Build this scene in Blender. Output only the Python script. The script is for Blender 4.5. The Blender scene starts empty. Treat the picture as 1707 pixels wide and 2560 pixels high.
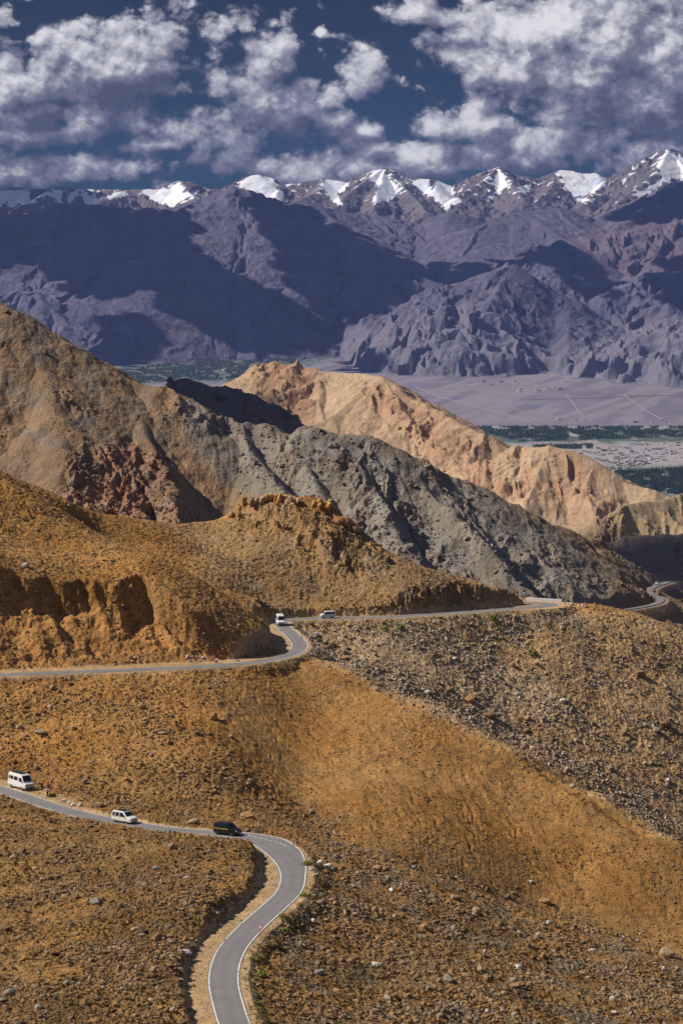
import bpy, bmesh, math, random
import numpy as np
from mathutils import Vector, Matrix
R = math.radians
rng = np.random.default_rng(7)
random.seed(7)
scene = bpy.context.scene
COL = scene.collection
# ------------------------------------------------------------------ camera
W, H, F = 1707.0, 2560.0, 6044.0
CX, CY = W/2, H/2
THETA = math.atan((CY-740.0)/F)*1.0
THETA = math.atan(540.0/F)
CT, ST = math.cos(THETA), math.sin(THETA)
cam_d = bpy.data.cameras.new("camera"); cam = bpy.data.objects.new("camera", cam_d); COL.objects.link(cam)
cam.rotation_euler = (math.pi/2-THETA, 0, 0)
cam_d.sensor_fit = 'VERTICAL'; cam_d.sensor_height = 36.0; cam_d.lens = 36.0*F/H
cam_d.clip_start = 5.0; cam_d.clip_end = 120000.0
scene.camera = cam

def tanel(py):                       # tangent of the elevation of a picture row
    return np.tan(np.arctan((CY-np.asarray(py, float))/F)-THETA)
def svalue(px, py):                  # x / y of a ray
    b = (CY-np.asarray(py, float))/F; a = (np.asarray(px, float)-CX)/F
    return a/(CT+b*ST)
def P3(px, py, d):
    t = tanel(py); return np.stack([svalue(px, py)*d, np.asarray(d, float)+0*t, t*d], -1)
def PZ(px, py, z):                   # point on a ray at height z
    d = z/tanel(py); return P3(px, py, d)
def project(x, y, z):
    f = y*CT - z*ST; u = y*ST + z*CT
    return CX+F*x/f, CY-F*u/f

# ------------------------------------------------------------------ noise
_perm = np.random.default_rng(11).permutation(2048).astype(np.int32)
_ga = np.linspace(0, 2*np.pi, 128, endpoint=False)
_gx, _gy = np.cos(_ga).astype(np.float32), np.sin(_ga).astype(np.float32)
def perlin(x, y, seed=0):
    x = np.asarray(x, np.float32)+np.float32(seed*17.31); y = np.asarray(y, np.float32)+np.float32(seed*7.77)
    xf = np.floor(x); yf = np.floor(y)
    xi = xf.astype(np.int32); yi = yf.astype(np.int32)
    x = x-xf; y = y-yf
    u = x*x*x*(x*(x*6-15)+10); v = y*y*y*(y*(y*6-15)+10)
    a = _perm[(xi+seed*131) & 2047]; b = _perm[(xi+1+seed*131) & 2047]
    def g(h, dx, dy):
        h = _perm[h & 2047] & 127
        return _gx[h]*dx+_gy[h]*dy
    n00 = g(a+yi, x, y); n10 = g(b+yi, x-1, y); n01 = g(a+yi+1, x, y-1); n11 = g(b+yi+1, x-1, y-1)
    n0 = n00+u*(n10-n00); n1 = n01+u*(n11-n01)
    return (n0+v*(n1-n0))*1.5
def fbm(x, y, octv=4, seed=0, gain=.5, lac=2.03):
    s = 0; a = 1.0
    for i in range(octv):
        s = s+a*perlin(x, y, seed+i); x = x*lac; y = y*lac; a *= gain
    return s
def ridged(x, y, octv=4, seed=0, gain=.5, lac=2.03):
    s = 0; a = 1.0; w = 1.0
    for i in range(octv):
        n = 1-np.abs(perlin(x, y, seed+i)); n = n*n*w; w = np.clip(n*1.6, 0, 1)
        s = s+a*n; x = x*lac; y = y*lac; a *= gain
    return s
def sstep(a, b, x):
    t = np.clip((x-a)/(b-a), 0, 1); return t*t*(3-2*t)
def poly_mask(px, py, poly, soft=20.0):
    """signed smooth mask of a polygon (picture coordinates of surface points)"""
    poly = np.asarray(poly, float); n = len(poly)
    inside = np.zeros(px.shape, bool); dist = np.full(px.shape, 1e9)
    for i in range(n):
        x0, y0 = poly[i]; x1, y1 = poly[(i+1) % n]
        cond = ((y0 > py) != (y1 > py))
        inside ^= cond & (px < (x1-x0)*(py-y0)/(y1-y0+1e-12)+x0)
        dx, dy = x1-x0, y1-y0
        t = np.clip(((px-x0)*dx+(py-y0)*dy)/(dx*dx+dy*dy+1e-9), 0, 1)
        dist = np.minimum(dist, np.hypot(px-x0-t*dx, py-y0-t*dy))
    sd = np.where(inside, dist, -dist)
    return sstep(-soft, soft, sd)

# ------------------------------------------------------------------ meshes
def link(o, parent=None):
    COL.objects.link(o)
    if parent is not None: o.parent = parent
    return o
def grid_mesh(name, X, Y, Z, color=None, keep=None, extra=None):
    nr, nc = X.shape
    co = np.stack([X, Y, Z], -1).astype(np.float32).reshape(-1, 3)
    idx = np.arange(nr*nc, dtype=np.int32).reshape(nr, nc)
    q = np.stack([idx[:-1, :-1], idx[:-1, 1:], idx[1:, 1:], idx[1:, :-1]], -1).reshape(-1, 4)
    if keep is not None:
        k = (keep[:-1, :-1] | keep[:-1, 1:] | keep[1:, 1:] | keep[1:, :-1]).reshape(-1)
        q = q[k]
        used = np.zeros(nr*nc, bool); used[q.ravel()] = True
        remap = np.cumsum(used)-1
        q = remap[q].astype(np.int32); co = co[used]
    else: used = slice(None)
    me = bpy.data.meshes.new(name)
    me.vertices.add(len(co)); me.vertices.foreach_set("co", co.ravel())
    me.loops.add(q.size); me.loops.foreach_set("vertex_index", q.ravel())
    me.polygons.add(len(q)); me.polygons.foreach_set("loop_start", np.arange(0, q.size, 4, dtype=np.int32))
    me.update(calc_edges=True)
    me.polygons.foreach_set("use_smooth", np.ones(len(q), bool))
    if color is not None:
        c = np.ones((len(co), 4), np.float32); c[:, :3] = color.reshape(-1, 3)[used]
        at = me.attributes.new("tint", 'FLOAT_COLOR', 'POINT'); at.data.foreach_set("color", c.ravel())
    for k_, v_ in (extra or {}).items():
        at = me.attributes.new(k_, 'FLOAT', 'POINT'); at.data.foreach_set("value", v_.reshape(-1)[used].astype(np.float32))
    o = bpy.data.objects.new(name, me); link(o); o['kind'] = 'structure'
    return o
def raw_mesh(name, verts, faces, mat=None, parent=None, smooth=False):
    me = bpy.data.meshes.new(name); me.from_pydata([tuple(v) for v in verts], [], faces); me.update()
    if mat: me.materials.append(mat)
    if smooth: me.polygons.foreach_set("use_smooth", np.ones(len(me.polygons), bool))
    o = bpy.data.objects.new(name, me); link(o, parent); return o
class SDGrid:
    """height field sampled on rays from the viewpoint: columns s = x/y, rows d = y"""
    def __init__(self, s, d):
        self.s, self.d = s, d
        self.S, self.D = np.meshgrid(s, d)
        self.X = self.S*self.D; self.Y = self.D
    def height(self, x, y):
        x = np.asarray(x, float); y = np.asarray(y, float)
        fi = np.interp(y, self.d, np.arange(len(self.d))); fj = np.interp(x/y, self.s, np.arange(len(self.s)))
        i = np.clip(fi.astype(int), 0, len(self.d)-2); j = np.clip(fj.astype(int), 0, len(self.s)-2)
        u = fi-i; v = fj-j; Z = self.Z
        return (Z[i, j]*(1-u)*(1-v)+Z[i+1, j]*u*(1-v)+Z[i, j+1]*(1-u)*v+Z[i+1, j+1]*u*v)
    def hit(self, px, py, dmin=0, dmax=1e9):
        """first point of the surface met by the ray of a picture point"""
        s = float(svalue(px, py)); t = float(tanel(py))
        fj = np.interp(s, self.s, np.arange(len(self.s))); j = min(int(fj), len(self.s)-2); v = fj-j
        z = self.Z[:, j]*(1-v)+self.Z[:, j+1]*v
        g = z-t*self.d
        ok = (g >= 0) & (self.d >= dmin) & (self.d <= dmax)
        if not ok.any(): return None
        i = int(np.argmax(ok)); d = self.d[i]
        if i > 0 and g[i-1] < 0: d = self.d[i-1]+(self.d[i]-self.d[i-1])*(-g[i-1])/(g[i]-g[i-1])
        return np.array([s*d, d, t*d])

def catmull(P, step):
    P = np.asarray(P, float); n = len(P); out = []
    Q = np.vstack([2*P[0]-P[1], P, 2*P[-1]-P[-2]])
    for i in range(n-1):
        p0, p1, p2, p3 = Q[i], Q[i+1], Q[i+2], Q[i+3]
        m = max(2, int(np.linalg.norm(p2-p1)/step))
        a = .5                                          # centripetal parameters
        t0 = 0; t1 = t0+np.linalg.norm((p1-p0)[:2])**a+1e-6; t2 = t1+np.linalg.norm((p2-p1)[:2])**a+1e-6; t3 = t2+np.linalg.norm((p3-p2)[:2])**a+1e-6
        for k in range(m):
            t = t1+(t2-t1)*k/m
            A1 = (t1-t)/(t1-t0)*p0+(t-t0)/(t1-t0)*p1; A2 = (t2-t)/(t2-t1)*p1+(t-t1)/(t2-t1)*p2; A3 = (t3-t)/(t3-t2)*p2+(t-t2)/(t3-t2)*p3
            B1 = (t2-t)/(t2-t0)*A1+(t-t0)/(t2-t0)*A2; B2 = (t3-t)/(t3-t1)*A2+(t-t1)/(t3-t1)*A3
            out.append((t2-t)/(t2-t1)*B1+(t-t1)/(t2-t1)*B2)
    out.append(P[-1]); return np.array(out)
def resample(P, step):
    L = np.r_[0, np.cumsum(np.linalg.norm(np.diff(P, axis=0), axis=1))]
    n = max(2, int(L[-1]/step)); t = np.linspace(0, L[-1], n)
    return np.stack([np.interp(t, L, P[:, k]) for k in range(P.shape[1])], -1), t
def smooth_line(P, it=20):
    P = P.copy()
    for _ in range(it): P[1:-1] = .5*P[1:-1]+.25*(P[:-2]+P[2:])
    return P
class Line:
    """a road centre line: nearest-point queries"""
    def __init__(self, pts, step=.5, sm=30):
        c = catmull(pts, step); c, self.t = resample(c, step); c = smooth_line(c, sm)
        self.c = c; tg = np.gradient(c[:, :2], axis=0); tg /= np.linalg.norm(tg, axis=1)[:, None]
        self.tg = tg; self.left = np.stack([-tg[:, 1], tg[:, 0]], -1)
        L = np.r_[0, np.cumsum(np.linalg.norm(np.diff(c[:, :2], axis=0), axis=1))]; self.L = L
        self.px, self.py = project(c[:, 0], c[:, 1], c[:, 2])
    def query(self, x, y, far=40.0):
        """signed distance (left positive), arc length, road height; only where near"""
        x = np.asarray(x, np.float64); y = np.asarray(y, np.float64)
        sh = x.shape; x = x.ravel(); y = y.ravel()
        sd = np.full(x.shape, 1e6); al = np.zeros(x.shape); zz = np.zeros(x.shape)
        coarse = self.c[::16]
        step = 40000
        for a in range(0, len(x), step):
            xs, ys = x[a:a+step], y[a:a+step]
            d2 = (xs[:, None]-coarse[None, :, 0])**2+(ys[:, None]-coarse[None, :, 1])**2
            near = np.nonzero(d2.min(1) < (far+6)**2)[0]
            if not len(near): continue
            for b in range(0, len(near), 8000):
                k = near[b:b+8000]; xk, yk = xs[k], ys[k]
                d2 = (xk[:, None]-self.c[None, :, 0])**2+(yk[:, None]-self.c[None, :, 1])**2
                j = d2.argmin(1)
                dx = xk-self.c[j, 0]; dy = yk-self.c[j, 1]
                al_ = dx*self.tg[j, 0]+dy*self.tg[j, 1]
                lf = dx*self.left[j, 0]+dy*self.left[j, 1]
                dd = np.where((j == 0) | (j == len(self.c)-1), np.sqrt(d2[np.arange(len(k)), j]), np.abs(lf))
                sd[a+k] = np.where(lf >= 0, dd, -dd)
                al[a+k] = self.L[j]+al_
                zz[a+k] = np.interp(self.L[j]+al_, self.L, self.c[:, 2])
        return sd.reshape(sh), al.reshape(sh), zz.reshape(sh)
# ------------------------------------------------------------------ people (built first, while the scene is still light)
def skin_mesh(name, verts, edges, radii, root_i=0, sub=2):
    me = bpy.data.meshes.new(name); me.from_pydata([tuple(v) for v in verts], edges, []); o = bpy.data.objects.new(name, me); COL.objects.link(o)
    sk = o.modifiers.new("s", 'SKIN'); sk.use_smooth_shade = True
    lay_ = me.skin_vertices[0]
    for i, r_ in enumerate(radii): lay_.data[i].radius = (r_, r_) if not isinstance(r_, tuple) else r_; lay_.data[i].use_root = (i == root_i)
    ss = o.modifiers.new("d", 'SUBSURF'); ss.levels = sub; ss.render_levels = sub
    dg = bpy.context.evaluated_depsgraph_get(); dg.update()
    out = bpy.data.meshes.new_from_object(o.evaluated_get(dg)); out.name = name
    bpy.data.objects.remove(o); bpy.data.meshes.remove(me); return out
def flat_mat(name, col, rough=.8):
    m = bpy.data.materials.new(name); m.use_nodes = True; b = m.node_tree.nodes['Principled BSDF']; b.inputs['Base Color'].default_value = (*col, 1); b.inputs['Roughness'].default_value = rough; return m
SKIN = flat_mat('skin', (.42, .24, .16), .6)
def person_parts(arms, lean=0.0, stance=.10, stride=0.0):
    """arms: two (elbow, wrist, palm direction) in body space; x right, y front, z up"""
    V = [(0, 0, .93), (0, .01+lean*.2, 1.12), (0, lean*.5, 1.32), (0, lean*.7+.005, 1.44), (0, lean*.8+.02, 1.52), (0, lean*.85+.03, 1.60), (0, lean*.85+.03, 1.69)]
    Rr = [(.15, .11), (.135, .10), (.16, .11), .06, .055, (.085, .10), (.07, .085)]; E = [(0, 1), (1, 2), (2, 3), (3, 4), (4, 5), (5, 6)]
    legs = []
    for sg_ in (-1, 1):
        k = len(V); st = stride*sg_
        V += [(sg_*.10, 0, .86), (sg_*stance, .03+st*.5, .49), (sg_*(stance+.01), -.01+st, .09), (sg_*(stance+.015), .13+st, .035)]; Rr += [.095, .065, .042, (.04, .03)]
        E += [(0, k), (k, k+1), (k+1, k+2), (k+2, k+3)]; legs.append(k)
    ak = []
    for sg_, (el, wr, pd) in zip((-1, 1), arms):
        k = len(V); pd = Vector(pd).normalized(); wr = Vector(wr)
        palm = wr+pd*.08; V += [(sg_*.19, lean*.55, 1.39), tuple(el), tuple(wr), tuple(palm)]; Rr += [.062, .042, .028, (.034, .018)]
        E += [(2, k), (k, k+1), (k+1, k+2), (k+2, k+3)]; ak.append(k)
        side = pd.cross(Vector((0, 0, 1))).normalized() if abs(pd.z) < .9 else Vector((0, 1, 0)); nrm = side.cross(pd).normalized()
        for f in range(4):
            L = (.062, .072, .068, .052)[f]; b0 = palm+side*(.013*(f-1.5))*1.4; q = len(V)
            V += [tuple(b0+pd*L*.55), tuple(b0+pd*L*.9-nrm*.018)]; Rr += [.009, .007]; E += [(k+3, q), (q, q+1)]
        q = len(V); t0 = wr+pd*.035+side*-.032; V += [tuple(t0), tuple(t0+pd*.035-side*.012-nrm*.01)]; Rr += [.010, .008]; E += [(k+2, q), (q, q+1)]
    return V, E, Rr, legs, ak
def person(label, arms, top, legs_c, hair, lean=0.0, stride=0.0, cap=None, group=None):
    V, E, Rr, lg, ak = person_parts(arms, lean, .10, stride)
    root = bpy.data.objects.new('person', None); COL.objects.link(root); root['label'] = label; root['category'] = 'person'
    if group: root['group'] = group
    def put(me, m, nm, par=root):
        me.materials.append(m); o = bpy.data.objects.new(nm, me); COL.objects.link(o); o.parent = par; return o
    bd = put(skin_mesh('body', V, E, Rr), SKIN, 'body')
    # jacket over trunk and sleeves, trousers over hips and legs, shoes, hair
    iv = [0, 1, 2, 3]+[ak[0], ak[0]+1, ak[0]+2, ak[1], ak[1]+1, ak[1]+2]; mp = {a: i for i, a in enumerate(iv)}
    grow = lambda r_, g_: (r_[0]+g_, r_[1]+g_) if isinstance(r_, tuple) else r_+g_
    Vt = [Vector(V[i]) for i in iv]; 
    for a in ak: Vt[mp[a+2]] = Vector(V[a+1]).lerp(Vector(V[a+2]), .93)
    Vt[3] = Vector(V[2]).lerp(Vector(V[3]), .9); Et = [(mp[a], mp[b]) for a, b in E if a in mp and b in mp]
    put(skin_mesh('jacket', Vt, Et, [grow(Rr[i], .022) for i in iv]), top, 'jacket')
    iv = [0]+[l+j for l in lg for j in range(3)]; mp = {a: i for i, a in enumerate(iv)}
    put(skin_mesh('trousers', [V[i] for i in iv], [(mp[a], mp[b]) for a, b in E if a in mp and b in mp], [grow(Rr[i], .018) for i in iv]), legs_c, 'trousers')
    for l in lg:
        a, b = Vector(V[l+2]), Vector(V[l+3]); put(skin_mesh('shoe', [a+Vector((0, -.03, -.03)), a.lerp(b, .5)+Vector((0, 0, -.02)), b], [(0, 1), (1, 2)], [.045, .042, .035], sub=1), DARKS, 'shoe')
    hc = Vector(V[6]); bmq = bmesh.new(); bmesh.ops.create_uvsphere(bmq, u_segments=14, v_segments=10, radius=1)
    for v in bmq.verts:
        d = v.co.copy(); v.co = Vector((d.x*.092, d.y*.108-.012, d.z*.105+.0))+hc+Vector((0, 0, -.03))
        if d.y > .35 and d.z < .35: v.co = hc+Vector((d.x*.06, .03, d.z*.06-.0))
        if d.z < -.35: v.co.z = hc.z-.06
    hm_ = bpy.data.meshes.new('hair'); bmq.to_mesh(hm_); bmq.free(); put(hm_, cap or hair, 'cap' if cap else 'hair')
    fc = bmesh.new()                                       # eyes, nose, mouth
    for (x, y, z, s) in ((-.032, .098, -.055, .011), (.032, .098, -.055, .011), (0, .118, -.085, .014), (-.012, .100, -.118, .009), (.012, .100, -.118, .009)):
        m_ = bmesh.ops.create_icosphere(fc, subdivisions=1, radius=s); [setattr(v, 'co', v.co+hc+Vector((x, y, z))) for v in m_['verts']]
    fm_ = bpy.data.meshes.new('face'); fc.to_mesh(fm_); fc.free(); put(fm_, SKIN, 'face', bd)
    return root
DARKS = flat_mat('dark_shoes', (.03, .025, .02)); HAIR = flat_mat('dark_hair', (.015, .012, .01))
hang = [((-.25, -.03, 1.13), (-.25, .05, .90), (0, .1, -1)), ((.25, -.03, 1.13), (.25, .05, .90), (0, .1, -1))]
pocket = [((-.29, -.10, 1.15), (-.16, .10, 1.02), (.3, .3, -.8)), ((.29, -.10, 1.15), (.16, .10, 1.02), (-.3, .3, -.8))]
photo = [((-.30, .16, 1.25), (-.12, .32, 1.50), (.3, .3, .8)), ((.30, .16, 1.25), (.12, .32, 1.50), (-.3, .3, .8))]
PEOPLE = [
 (person("person in dark jacket and pale cap standing at the front of the parked minibus", pocket, flat_mat('dark_green_jacket', (.035, .045, .035)), flat_mat('navy_trousers', (.02, .022, .035)), HAIR, cap=flat_mat('pale_cap', (.6, .6, .58))), (105.5, 1977.5), 200),
 (person("person in a bright red jacket beside another in pink", hang, flat_mat('red_jacket', (.55, .03, .025)), flat_mat('red_trousers', (.35, .04, .03)), HAIR), (121.0, 1973.0), 150),
 (person("person in a pink jacket and black trousers next to the one in red", pocket, flat_mat('pink_jacket', (.75, .30, .33)), flat_mat('black_trousers', (.015, .015, .018)), HAIR), (126.0, 1974.0), 110),
 (person("person in a white top and black trousers raising both arms to take a photo", photo, flat_mat('white_top', (.72, .70, .74)), flat_mat('black_jeans', (.015, .015, .018)), HAIR, stride=.04), (119.5, 1992.5), 60),
]
# ------------------------------------------------------------------ near terrain: two road loops round a gully
low_ctrl = [(-330,1906,-96.2),(-150,1942,-95.9),(0,1973,-95.5),(109,2009,-95.2),(218,2040,-95),(330,2061,-94.7),(436,2076,-94.5),(540,2083,-94.25),(600,2090,-94.1),(648,2103,-94),
            (703,2140,-93.7),(729,2174,-93.5),(732,2204,-93.3),(720,2233,-93.1),(684,2268,-92.8),(629,2317,-92.5),(585,2366,-92.2),(564,2410,-92),(559,2461,-91.8),(570,2510,-91.6),(586,2560,-91.5),(625,2640,-91.4),(700,2740,-91.2)]
up_ctrl = [(-330,1704,-83.6),(-150,1696,-83.8),(0,1688,-84),(218,1679,-84.4),(436,1670,-85),(545,1664,-85.3),(626,1657,-85.7),(692,1646,-86),(735,1632,-86.2),(750,1614,-86.3),(735,1592,-86.5),(713,1571,-86.7),
           (703,1560,-86.8),(712,1551,-86.9),(762,1547,-87),(854,1545,-87.2),(963,1543,-87.3),(1072,1537,-87.5),(1181,1529,-87.8),(1290,1521,-88),(1350,1516,-88.2)]
low_pts = np.array([PZ(*c) for c in low_ctrl]); up_pts = np.array([PZ(*c) for c in up_ctrl])
# beyond the last point the upper road turns behind the spur and away
e = up_pts[-1]; up_pts = np.vstack([up_pts, e+[3.6, 3, -.1], e+[3.4, 6.5, -.15], e+[-1, 9.3, -.2], e+[-13, 12.5, -.4], e+[-40, 22, -1.0]])
LOW = Line(low_pts, .5, 40); UP = Line(up_pts, .5, 24)
PAVE = 2.15
def key_al(line, px, py): return line.L[np.argmin((line.px-px)**2+(line.py-py)**2)]
# control points: (px, py, z) seen, or ('d', px, d, z) hidden
ctrl = [
 # foreground hill inside the lower bend
 (-250,2010,-94),(0,2008,-94.2),(100,2048,-93.8),(200,2074,-93.7),(350,2098,-92.9),(480,2105,-91.9),(560,2104,-91.3),(600,2115,-91.0),(300,2200,-92.3),(100,2250,-92.1),(500,2180,-91.2),(620,2170,-91.2),
 (640,2185,-91.6),(560,2240,-89.9),(450,2300,-90.3),(300,2350,-91.0),(100,2300,-92.0),(0,2450,-90.6),(-250,2450,-90.6),(-250,2250,-92.3),(430,2400,-90.0),(300,2500,-89.6),(420,2500,-89.8),(0,2560,-89.5),(-250,2560,-89.5),(400,2640,-89.3),(0,2700,-88.8),(-250,2700,-88.8),
 # right of the lower road: stony slope falling to the right
 (800,2130,-95.2),(900,2180,-97),(800,2250,-94.6),(760,2300,-94.6),(690,2400,-93.6),(670,2500,-93.0),(690,2600,-92.6),(900,2400,-97.2),(1100,2300,-101),(1100,2450,-99),(1300,2350,-104.5),(1300,2550,-101.5),(1500,2430,-108),(1500,2560,-105.5),
 (1707,2450,-111.5),(1707,2560,-109),(950,2540,-97),(1950,2520,-117),(1950,2620,-114),(1100,2650,-97),(1500,2680,-103.5),(1900,2720,-111),
 (900,2130,-98),(1100,2200,-102.6),(1300,2262,-107),(1500,2330,-111.5),(1707,2400,-116),
 # far shoulder of the lower road, then the drop to the gully
 (300,2018,-95.2),(100,1983,-95.6),(0,1950,-95.9),(-250,1895,-96.4),(500,2045,-95.2),(640,2058,-95.6),
 # edge of the upper road
 (300,1690,-85),(600,1675,-86.2),(765,1645,-87),
 # far right crest
 (1399,1522,-89.2),(1480,1524,-89.8),(1616,1560,-93.8),(1708,1598,-98),(1850,1665,-105.5),('d',1480,730,-100),('d',1616,735,-105),('d',1708,735,-110),('d',1900,735,-122),('d',1300,725,-96),('d',1400,760,-112),('d',1100,760,-110),('d',1700,790,-140),('d',1200,800,-130),
 # left hill above the cut
 (-250,1470,-66),(0,1463,-67),(142,1450,-67.2),(294,1482,-70.2),(408,1491,-71.2),(501,1510,-73.4),(599,1540,-77),(654,1567,-80),(697,1602,-84.8),(730,1622,-86),
 (0,1195,-47.5),(-250,1080,-38),(0,1330,-58),(150,1380,-62.5),(120,1255,-53),(230,1325,-60.2),(400,1395,-65.8),(560,1490,-74.2),(650,1550,-80),(690,1580,-83.6),
 ('d',-250,700,-50),('d',0,710,-60),('d',120,690,-63),('d',230,660,-65.5),('d',400,636,-71.5),('d',560,632,-79.5),('d',640,624,-84.5),
 # second hill with the rocky knoll
 (180,1262,-57.5),(300,1290,-62),(400,1306,-65.2),(480,1310,-66.2),(560,1303,-65.4),(610,1262,-60.5),(700,1250,-59.5),(800,1258,-59.7),(870,1310,-65),(900,1330,-67.2),(1000,1393,-74),(1150,1447,-80.5),(1300,1475,-84),
 (400,1375,-69.8),(560,1440,-76),(640,1500,-82.3),(560,1370,-71),(700,1350,-69),(700,1450,-78.3),(680,1510,-82.5),(800,1400,-73.8),(900,1430,-77),(854,1482,-81.8),(1000,1488,-82.5),(1100,1474,-81.8),(1200,1470,-82.2),
 ('d',200,780,-90),('d',480,770,-92),('d',700,770,-84),('d',900,765,-95),('d',1100,735,-96),('d',-200,800,-80),('d',700,805,-110),('d',1300,715,-90),
]
pts = []
for c in ctrl:
    if c[0] == 'd':
        px, d, z = c[1:]; b = z/d; py = CY-F*math.tan(math.atan(b)+THETA); pts.append(P3(px, py, d))
    else: pts.append(PZ(*c))
# smooth slope: straight fall from the crest (or road edge) to the gully foot, a little concave
foot = {-250:(1890,-98),0:(1935,-98),300:(1998,-100.5),600:(2040,-104.5),765:(2040,-108),900:(2125,-110),1100:(2192,-115.5),1300:(2252,-122),1500:(2318,-126.5),1707:(2388,-130),1950:(2460,-135)}
brow = {-250:(532,-84.6),0:(529,-84.8),300:(538,-85.2),600:(553,-86.3),765:(572,-87.3),900:(570,-88.8),1100:(546,-93),1300:(527,-100),1500:(511.5,-106.6),1707:(495.5,-113),1950:(480,-124)}
for px in foot:
    f_ = PZ(px, *foot[px]); bd, bz = brow[px]; b_ = np.array([svalue(px, 1900)*bd, bd, bz])
    for t, e_ in ((0, 0), (.3, -.5), (.6, -.4), (.85, .1), (1, 0)):
        q = f_+(b_-f_)*t; q[2] += e_; pts.append(q)
    if px >= 900:
        pts.append(b_+[1, 9, -3.0])                       # behind the crest, down to the hidden gully
# stony slope under the far road: even fall towards the gully
for px in (800,860,930,1000,1100,1200,1300,1400,1500,1616,1708,1850,1950):
    if px <= 1300:
        seg = np.arange(len(UP.c)); seg = seg[(UP.L > key_al(UP, 703, 1560)) & (seg < np.argmax(UP.px)-4)]; k = seg[np.argmin(np.abs(UP.px[seg]-px))]; d0, z0 = UP.c[k, 1]-3.0, UP.c[k, 2]-.2
    else: d0, z0 = [(679.5,-89.3),(684,-91.2),(687,-94.5),(688,-98.8),(688,-106.5),(688,-113)][(1400,1500,1616,1708,1850,1950).index(px)]
    run = np.interp(px, [800, 860, 930, 1100, 1300, 1950], [8, 16, 30, 52, 66, 86])
    for k in (0, .12, .25, .5, .75, 1.0):
        d = d0-run*k; pts.append(np.array([svalue(px, 1700)*d, d, z0-.56*run*k]))
    d = d0-run-16; pts.append(np.array([svalue(px, 1700)*d, d, z0-.56*run-(4 if px > 950 else .5)]))
pts = np.array(pts)
pts = np.vstack([pts, LOW.c[::24], UP.c[::24]])
def tps_fit(P, lam=.6):
    n = len(P); xy = P[:, :2]/100.0
    r2 = ((xy[:, None]-xy[None])**2).sum(-1); K = .5*r2*np.log(r2+1e-12)
    K[np.arange(n), np.arange(n)] += lam*1e-3
    A = np.zeros((n+3, n+3)); A[:n, :n] = K; A[:n, n] = A[n, :n] = 1; A[:n, n+1:] = xy; A[n+1:, :n] = xy.T
    w = np.linalg.solve(A, np.r_[P[:, 2], 0, 0, 0]); return xy, w
def tps_eval(fit, x, y):
    xy, w = fit; x = np.asarray(x)/100.0; y = np.asarray(y)/100.0
    out = w[-3]+w[-2]*x+w[-1]*y
    for (a, b), k in zip(xy, w[:-3]):
        r2 = (x-a)**2+(y-b)**2; out = out+k*.5*r2*np.log(r2+1e-12)
    return out
gx = np.arange(-232, 233, 1.0); gy = np.arange(250, 825, 1.0)
fit = tps_fit(pts); GX, GY = np.meshgrid(gx, gy); GZ = np.clip(tps_eval(fit, GX, GY), -210, -20)
def base_height(x, y):
    fi = np.clip((y-gy[0]), 0, len(gy)-1.001); fj = np.clip((x-gx[0]), 0, len(gx)-1.001)
    i = fi.astype(int); j = fj.astype(int); u = fi-i; v = fj-j
    u = u*u*(3-2*u)*.3+u*.7; v = v*v*(3-2*v)*.3+v*.7
    return GZ[i, j]*(1-u)*(1-v)+GZ[i+1, j]*u*(1-v)+GZ[i, j+1]*(1-u)*v+GZ[i+1, j+1]*u*v

NCOL = 900; QUICK = globals().get('QUICK', 1)
S_OUT = np.linspace(.158, .27, 36); S_COL = np.r_[-S_OUT[::-1], np.linspace(-.155, .155, 820//QUICK), S_OUT]
near = SDGrid(S_COL, np.arange(262, 800, .28*QUICK))
X, Y = near.X, near.Y
Z = base_height(X, Y)
PX, PY = project(X, Y, Z)
# broad relief
n_big = fbm(X/26, Y/26, 3, 1); n_mid = fbm(X/6, Y/6, 3, 5)
calm = 1-.75*poly_mask(PX, PY, [(600,1740),(765,1670),(1100,1800),(1350,1930),(1720,2130),(1720,2380),(1300,2240),(900,2110),(720,1980),(640,1880)], 60)
Z = Z+.55*n_big*(.5+.5*calm)+.28*n_mid*calm
# hand-placed rills: the shaded groove beside the spur crest
near.Z = Z; gro = np.array([near.hit(a_, b_) for a_, b_ in ((1290,1893),(1345,1932),(1400,1970),(1455,2008),(1510,2043),(1560,2072),(1605,2094))])
o_ = np.argsort(gro[:, 1]); x1_ = np.interp(Y, gro[o_, 1], gro[o_, 0]); gT = np.clip((gro[:, 1].max()-Y)/(np.ptp(gro[:, 1])), 0, 1)
gw = 3.0+3.2*np.sin(np.pi*gT)+.6*perlin(X/3, Y/3, 33); gu = np.clip((X-x1_)/gw, 0, 1)
Z = Z-np.where((Y < gro[:, 1].max()) & (Y > gro[:, 1].min()), 1.8*np.sin(np.pi*gT)**.6*np.where(gu < .8, gu/.8, (1-gu)/.2), 0)
# crags on the knoll and rough ground
kn = poly_mask(PX, PY, [(560,1275),(640,1235),(820,1240),(900,1320),(960,1400),(860,1440),(700,1340),(600,1330)], 35)
rd = ridged(X/7+.4*n_mid, Y/7-.5*Z*0+X/15, 4, 21)
Z = Z+kn*(rd-.9)*2.0
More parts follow.
